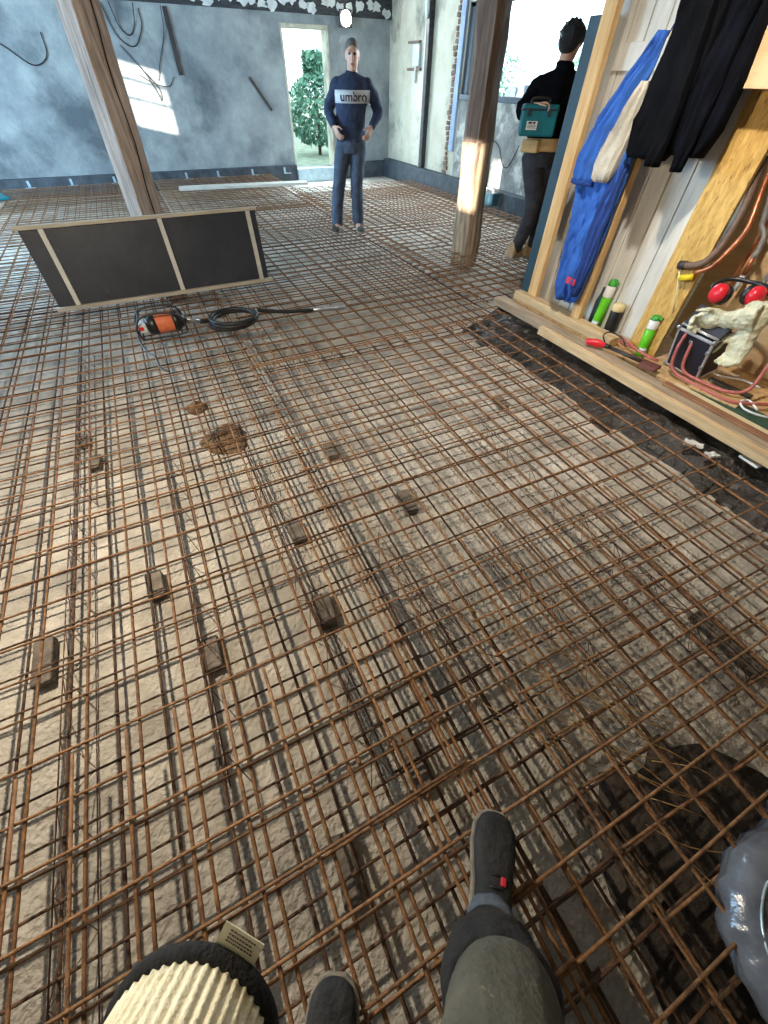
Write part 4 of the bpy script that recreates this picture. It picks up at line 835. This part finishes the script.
part('body', MB().lathe([(.02, 0), (.026, .005), (.026, .20), (.012, .26), (.011, .30), (.004, .302)], n=18), 'darkteal', t)
t = thing('white_block', 'small white box standing in front of the cartridge', 'box', (2.965, 1.93, ZS - .02), R(25)); part('carton', MB().b2((-.03, -.045, 0), (.03, .045, .04)), 'white', t, .004)
t = thing('plastic_bottle', 'dark brown plastic bottle leaning behind the black tool case', 'bottle', (3.21, 1.52, ZS - .02)); t.rotation_euler = (R(12), R(8), 0)
part('body', MB().lathe([(.03, 0), (.06, .01), (.062, .06), (.056, .09), (.062, .12), (.06, .2), (.03, .27), (.018, .29), (.018, .32)], n=24), mat('brown_bottle', (52, 38, 34), (74, 56, 50), 10, .25), t)
part('cap', MB().lathe([(.021, .31), (.021, .34), (.004, .343)], n=18), 'alu', t)

# soldering torch with red handle, blade and maroon block
t = thing('red_handled_tool', 'red handled cutting tool with long brown shaft on the sill', 'hand tool', (2.72, 1.88, ZS + .012))
part('handle', MB().tube([(-.01, .03, .02), (.02, -.02, .022), (.05, -.07, .02)], [.022, .030, .018], 14, round_end=True), 'red', t)
part('collar', MB().tube([(.05, -.07, .02), (.07, -.11, .018)], [.018, .014], 12), 'black', t)
part('shaft', MB().tube([(.07, -.11, .014), (.105, -.36, .014)], .012, 10), 'darksteel', t); part('second_shaft', MB().tube([(.095, -.12, .010), (.13, -.34, .010)], .010, 10), 'lagging', t)
part('blade', MB().box((.11, -.42, .012), (.10, .12, .022), Matrix.Rotation(R(12), 3, 'Z')), 'maroon', t, .004)
part('lead', MB().tube(bez([(.05, -.07, .03), (.09, .00, .06), (.16, .0, .07), (.20, -.08, .05), (.20, -.14, .01)], 6), .005, 8), 'black', t)

# aluminium edged tool case, open, with gloves and ear defenders on top
cx = Vector((3.035, 1.475, ZS - .01)); cy = Vector((3.01, 1.21, ZS - .01)); ex = (cy - cx).normalized(); ez = Vector((-.30, 0, .95)).normalized(); eb = ez.cross(ex); eb = eb if eb.x > 0 else -eb
def CP(a, b, c): return cx + ex * a + ez * b + eb * c
WC, HC, DC = .262, .285, .16
t = thing('tool_case', 'black tool case with aluminium edges standing open on the raised floor', 'tool case', (0, 0, 0))
Mx = Matrix((ex, ez, eb)).transposed()
def cb(lo, hi): lo = Vector(lo); hi = Vector(hi); c = (lo + hi) / 2; return CP(*c), hi - lo
mb = MB(); q = cb((.004, .004, .003), (WC - .004, HC - .004, DC)); mb.box(q[0], q[1], Mx); part('shell', mb, 'casefab', t)
for lo, hi in [((0, 0, 0), (.014, HC, .016)), ((WC - .014, 0, 0), (WC, HC, .016)), ((.014, 0, 0), (WC - .014, .014, .016)), ((.014, HC - .014, 0), (WC - .014, HC, .016)), ((WC - .014, HC - .014, .016), (WC, HC, DC)), ((WC - .014, 0, .016), (WC, .014, DC))]:
    q = cb(lo, hi); part('edge_profile', MB().box(q[0], q[1], Mx), 'alu', t, .003)
for a, b in ((0, 0), (WC, 0), (0, HC), (WC, HC)): part('corner_cap', MB().ball(CP(a, b, .006), .016, 10, 7), 'steel', t)
for b in (.09, .2): q = cb((WC - .02, b, -.006), (WC + .004, b + .022, .012)); part('latch', MB().box(q[0], q[1], Mx), 'steel', t, .003)
tm = text_mesh('IT', .028)
for v in tm.vertices: v.co = CP(.12 + v.co.x, HC - .055 + v.co.y, -.0005 - v.co.z)
link('emblem', tm, 'offwhite', t)
lid = part('lid', MB().loft([[CP(.0, HC + .01, .03), CP(.0, HC + .10, .13), CP(.0, HC + .075, .15), CP(.0, HC - .005, .05)], [CP(WC, HC + .01, .03), CP(WC, HC + .10, .13), CP(WC, HC + .075, .15), CP(WC, HC - .005, .05)]], smooth=False), 'casefab', t)
part('lid_edge', MB().tube([CP(.0, HC + .015, .026), CP(WC, HC + .015, .026)], .008, 8), 'alu', lid)
# work gloves
def glove(label, wrist, d, nrm, th, s, floppy, loc=(0, 0, 0)):
    mb = MB(); hand(mb, wrist, d, nrm, th, floppy, s, .0118)
    w_ = Vector(wrist); dd = Vector(d).normalized(); nn = Vector(nrm).normalized(); tt = dd.cross(nn)
    mb.ell_rings([(w_ - dd * .11 * s, tt * .066 * s, nn * .036 * s), (w_ - dd * .05 * s, tt * .052 * s, nn * .032 * s), (w_, tt * .036 * s, nn * .026 * s), (w_ + dd * .06 * s, tt * .046 * s, nn * .026 * s), (w_ + dd * .1 * s, tt * .042 * s, nn * .02 * s)], 18)
    me = fuse(mb, .006, 3, (.009, 24, 24, 24)); o = link('work_glove', me, 'glove'); tag(o, label, 'glove', 'cream work gloves'); return o
glove('cream work glove flopped over the top of the black tool case', (2.99, 1.25, .485), (-.15, 1, -.35), (-.85, 0, -.5), (0, .3, 1), 1.4, .75)
glove('long cream work glove hanging down the right side of the black case', (3.04, 1.13, .45), (-.05, -.12, -1), (-1, 0, .1), (0, 1, 0), 1.45, .6)
# ear defenders
t = thing('ear_defenders', 'red and black ear defenders on top of the gloves', 'ear defenders', (3.03, 1.30, .60))
for k, (c, ax) in enumerate([((-.03, .09, -.01), (-.75, .45, .25)), ((.02, -.09, .02), (-.15, -.8, .1))]):
    rr = axis_rot(ax); c = Vector(c)
    part('ear_cup', MB().lathe([(.02, -.03), (.052, -.022), (.055, .0), (.047, .022), (.028, .034), (.004, .037)], c, 22, rr), 'red', t)
    part('cushion', MB().lathe([(.03, -.058), (.05, -.056), (.055, -.04), (.05, -.022), (.03, -.02)], c, 22, rr), 'black', t)
part('headband', MB().tube(bez([(-.03, .10, -.03), (.02, .16, .0), (.10, .13, .04), (.13, .0, .05), (.10, -.11, .05), (.04, -.12, .03)], 6), .012, 10), 'black', t)
# red hose loops
hz = ZS + .02
pts = [(3.06, 1.42, .40), (2.97, 1.41, .37), (2.93, 1.40, .25), (2.93, 1.36, .13), (2.93, 1.24, hz - .015), (2.92, 1.08, hz - .01), (2.93, .95, hz - .01), (3.0, .86, hz), (3.10, .80, hz), (3.3, .62, hz)]
o = part('red_hose', MB().tube(bez(pts, 6), .0105, 10), 'pinkred'); tag(o, 'pinkish red hose looping over the front of the black case', 'hose', 'pinkish red hoses on the raised floor')
pts = [(3.07, 1.38, .39), (2.99, 1.365, .385), (2.955, 1.34, .26), (2.955, 1.30, .14), (2.97, 1.16, hz), (2.99, 1.0, hz + .01), (3.05, .93, .17), (3.12, .95, .30), (3.2, .97, .46)]
o = part('red_hose', MB().tube(bez(pts, 6), .0105, 10), 'pinkred'); tag(o, 'pinkish red hose rising again at the right of the gloves', 'hose', 'pinkish red hoses on the raised floor')
pts = [(3.0, 1.92, hz - .01), (2.95, 1.80, hz), (2.99, 1.68, hz - .01), (2.94, 1.56, hz), (2.98, 1.50, hz - .01), (2.93, 1.62, hz + .01), (2.97, 1.76, hz + .01), (3.01, 1.88, hz + .012)]
o = part('red_hose', MB().tube(bez(pts, 6), .009, 10), 'pinkred'); tag(o, 'pinkish red hose snaking on the floor between the two green cans', 'hose', 'pinkish red hoses on the raised floor')
# black slim charger, white cable, chipboard offcut
t = thing('black_charger', 'slim black charger bar in front of the long glove', 'charger', (3.10, 1.06, ZS - .02), R(5)); part('body', MB().b2((-.028, -.15, 0), (.028, .12, .035)), 'black', t, .006); part('light_edge', MB().b2((-.031, -.145, .004), (-.028, .115, .010)), 'offwhite', t)
o = part('white_cable', MB().tube(bez([(3.28, 1.10, .12), (3.22, 1.20, .115), (3.16, 1.22, .12), (3.13, 1.14, .135), (3.2, 1.04, .14), (3.24, .94, .125)], 6), .006, 8), 'white'); tag(o, 'white cable curled behind the slim black charger', 'cable')
o = part('white_cable', MB().tube(bez([(2.98, .80, .115), (3.02, .88, .125), (2.97, .90, .12), (2.92, .84, .115), (2.95, .74, .115), (3.05, .66, .12)], 6), .006, 8), 'white'); tag(o, 'white cable curled on the green board at the right edge', 'cable')
o = part('chipboard_offcut', MB().box((0, 0, 0), (.22, .30, .018)), 'chipfloor', bevel=.002); o.location = (3.01, 1.05, ZS - .006); o.rotation_euler = (0, 0, R(8)); tag(o, 'chipboard offcut lying under the red hose loop', 'board')
# pipes in the alcove
def pipe(name, pts, r, mt, lb, n=12): o = part(name, MB().tube(bez(pts, 6), r, n), mt); return tag(o, lb, 'pipe', 'pipes in the alcove')
t = thing('lagged_pipe', 'brown lagged pipe bending forward at its lower end in front of the chipboard', 'pipe', (0, 0, 0))
part('lagging', MB().tube(bez([(3.12, 1.64, 1.425), (3.11, 1.615, 1.28), (3.10, 1.59, 1.12), (3.08, 1.55, .97), (3.05, 1.536, .866), (3.01, 1.524, .80), (3.0, 1.548, .727), (3.0, 1.60, .686), (3.0, 1.68, .664)], 6), .020, 12), 'lagging', t)
part('end_fitting', MB().tube([(3.0, 1.66, .669), (3.0, 1.70, .661)], .025, 12), 'darksteel', t)
part('valve_ring', MB().tube([(3.11, 1.60, 1.19), (3.11, 1.607, 1.24)], .034, 16), 'alu', t)
pipe('copper_pipe', [(3.17, 1.61, 1.425), (3.14, 1.58, 1.235), (3.14, 1.54, 1.05), (3.09, 1.48, .90), (3.07, 1.48, .83), (3.02, 1.482, .765), (3.01, 1.515, .695), (3.01, 1.592, .642)], .013, 'copper', 'copper pipe curving down beside the brown lagged pipe')
pipe('copper_pipe', [(3.34, 1.50, 1.425), (3.33, 1.50, 1.0), (3.32, 1.50, .5)], .011, 'copper', 'thin copper pipe running straight down behind the lagged pipe')
t = thing('braided_hose', 'grey braided hose ending in a copper stub above the ear defenders', 'hose', (0, 0, 0))
part('hose', MB().tube(bez([(3.27, 1.62, 1.425), (3.25, 1.56, 1.10), (3.25, 1.52, .973), (3.25, 1.50, .92), (3.25, 1.49, .89), (3.25, 1.447, .848), (3.25, 1.428, .781), (3.25, 1.435, .74)], 6), .014, 12), 'greyhose', t)
part('copper_stub', MB().tube([(3.25, 1.435, .745), (3.25, 1.426, .648)], .014, 12), 'copper', t); part('white_end', MB().tube([(3.25, 1.426, .648), (3.25, 1.423, .56)], .013, 12), 'offwhite', t)
pipe('grey_pipe', [(3.39, 1.28, 1.425), (3.38, 1.30, 1.2), (3.36, 1.335, .84), (3.36, 1.345, .65), (3.36, 1.335, .45)], .014, 'greyhose', 'grey pipe at the right edge of the alcove')
pipe('copper_pipe', [(3.41, 1.18, 1.425), (3.40, 1.2, 1.2), (3.40, 1.24, .5)], .012, 'copper', 'copper pipe nearest the right edge of the picture')
t = thing('yellow_clip', 'yellow plastic clip with a thin rod under the lagged pipe end', 'clip', (3.0, 1.617, .612))
part('body', MB().tube([(0, .037, -.014), (0, -.037, .013)], .018, 14), 'yellow', t); part('rod', MB().tube([(0, .069, .035), (.0, .0, -.12), (.0, -.031, -.20)], .005, 8), 'beige', t)

# ------------------------------------------------------------------ outside
mb = MB(); mb.b2((-40, BV + T, -.35), (40, 60, -.05)); struct('ground_back', mb, 'grass')
mb = MB(); mb.b2((RU + T, -30, -.35), (40, BV + T, -.06)); struct('ground_right', mb, 'yard')
def bush(name, label, cat, c, r, h, nleaf=1400, sd=1, stem=.05, group=None):
    t = thing(name, label, cat, c, 0, group); rn = random.Random(sd); mb = MB()
    for k in range(nleaf):
        a = rn.uniform(0, 6.283); q = rn.random(); zz = h * (.12 + .86 * q); rr = r * (math.sin(min(1, q * 1.15 + .12) * 3.0) ** .6 if math.sin(min(1, q * 1.15 + .12) * 3.0) > 0 else .1) * rn.uniform(.55, 1.08)
        p = Vector((rr * math.cos(a), rr * math.sin(a), zz)); s = rn.uniform(.05, .10); x = Vector((rn.gauss(0, 1), rn.gauss(0, 1), rn.gauss(0, 1))).normalized(); y = x.orthogonal().normalized()
        mb.add([p - x * s, p + y * s * .5, p + x * s, p - y * s * .5], [(0, 1, 2, 3)])
    part('foliage', mb, 'leaf', t); part('trunk', MB().tube([(0, 0, 0), (.03, 0, h * .4), (0, .03, h * .8)], [stem, stem * .7, stem * .3], 8), 'bark', t); return t
bush('garden_shrub', 'tall green shrub growing outside the open doorway', 'shrub', (5.1, 14.2, -.05), .78, 1.95, 2200, 1)
bush('garden_shrub', 'pale green shrub seen through the window above the hewn post', 'shrub', (12.5, 17.0, -.06), 1.6, 3.0, 1600, 2)
bush('garden_shrub', 'green shrub seen in the left window pane beside the blue board', 'shrub', (8.6, 12.3, -.06), .9, 3.0, 1600, 3)
bush('garden_shrub', 'pale green shrub seen through the window beyond the car', 'shrub', (14.5, 14.0, -.06), 1.5, 2.6, 1400, 4)
t = thing('garden_fence', 'pale rail fence outside the open doorway', 'fence', (4.8, 16.4, -.05))
for z in (.3, .55, .8): part('rail', MB().b2((-2, -.02, z), (3, .02, z + .1)), 'fence', t)
for x in (-1.8, -.6, .6, 1.8, 2.9): part('post', MB().b2((x - .05, .02, 0), (x + .05, .1, 1.0)), 'fence', t)
t = thing('parked_car', 'pale silver car parked outside the window', 'car', (10.2, 11.3, -.06), R(60))
mb = MB(); prof = [(-2.1, .35), (-2.1, .78), (-1.95, .92), (-1.0, 1.02), (-.35, 1.45), (1.2, 1.48), (1.95, 1.02), (2.1, .9), (2.1, .35)]
rings = [[(x, s * (.82 if z < 1.1 else .66), z) for x, z in prof] for s in (-1, -.85, .85, 1)]
for i, k in enumerate((.93, 1, 1, .93)):
    for j, (x, y, z) in enumerate(rings[i]): rings[i][j] = (x, y, .35 + (z - .35) * k)
mb.loft(rings, smooth=False); part('car_body', mb, 'car', t, .04)
mb = MB(); mb.loft([[(-.93, -.6, 1.06), (-.93, .6, 1.06), (-.38, .55, 1.42), (-.38, -.55, 1.42)], [(-.97, -.6, 1.06), (-.97, .6, 1.06), (-.42, .55, 1.43), (-.42, -.55, 1.43)]], smooth=False); part('windscreen', mb, 'glass', t)
for s in (-1, 1): part('side_window', MB().loft([[(-.5, s * .74, 1.08), (1.4, s * .74, 1.08), (1.1, s * .675, 1.4), (-.2, s * .675, 1.4)], [(-.5, s * .78, 1.08), (1.4, s * .78, 1.08), (1.1, s * .70, 1.4), (-.2, s * .70, 1.4)]], smooth=False), 'glass', t)
for x in (-1.35, 1.35):
    for s in (-1, 1): part('wheel', MB().lathe([(.05, -.1), (.3, -.1), (.33, -.06), (.33, .06), (.3, .1), (.05, .1)], (x, s * .76, .33), 20, axis_rot((0, 1, 0))), 'tyre', t)
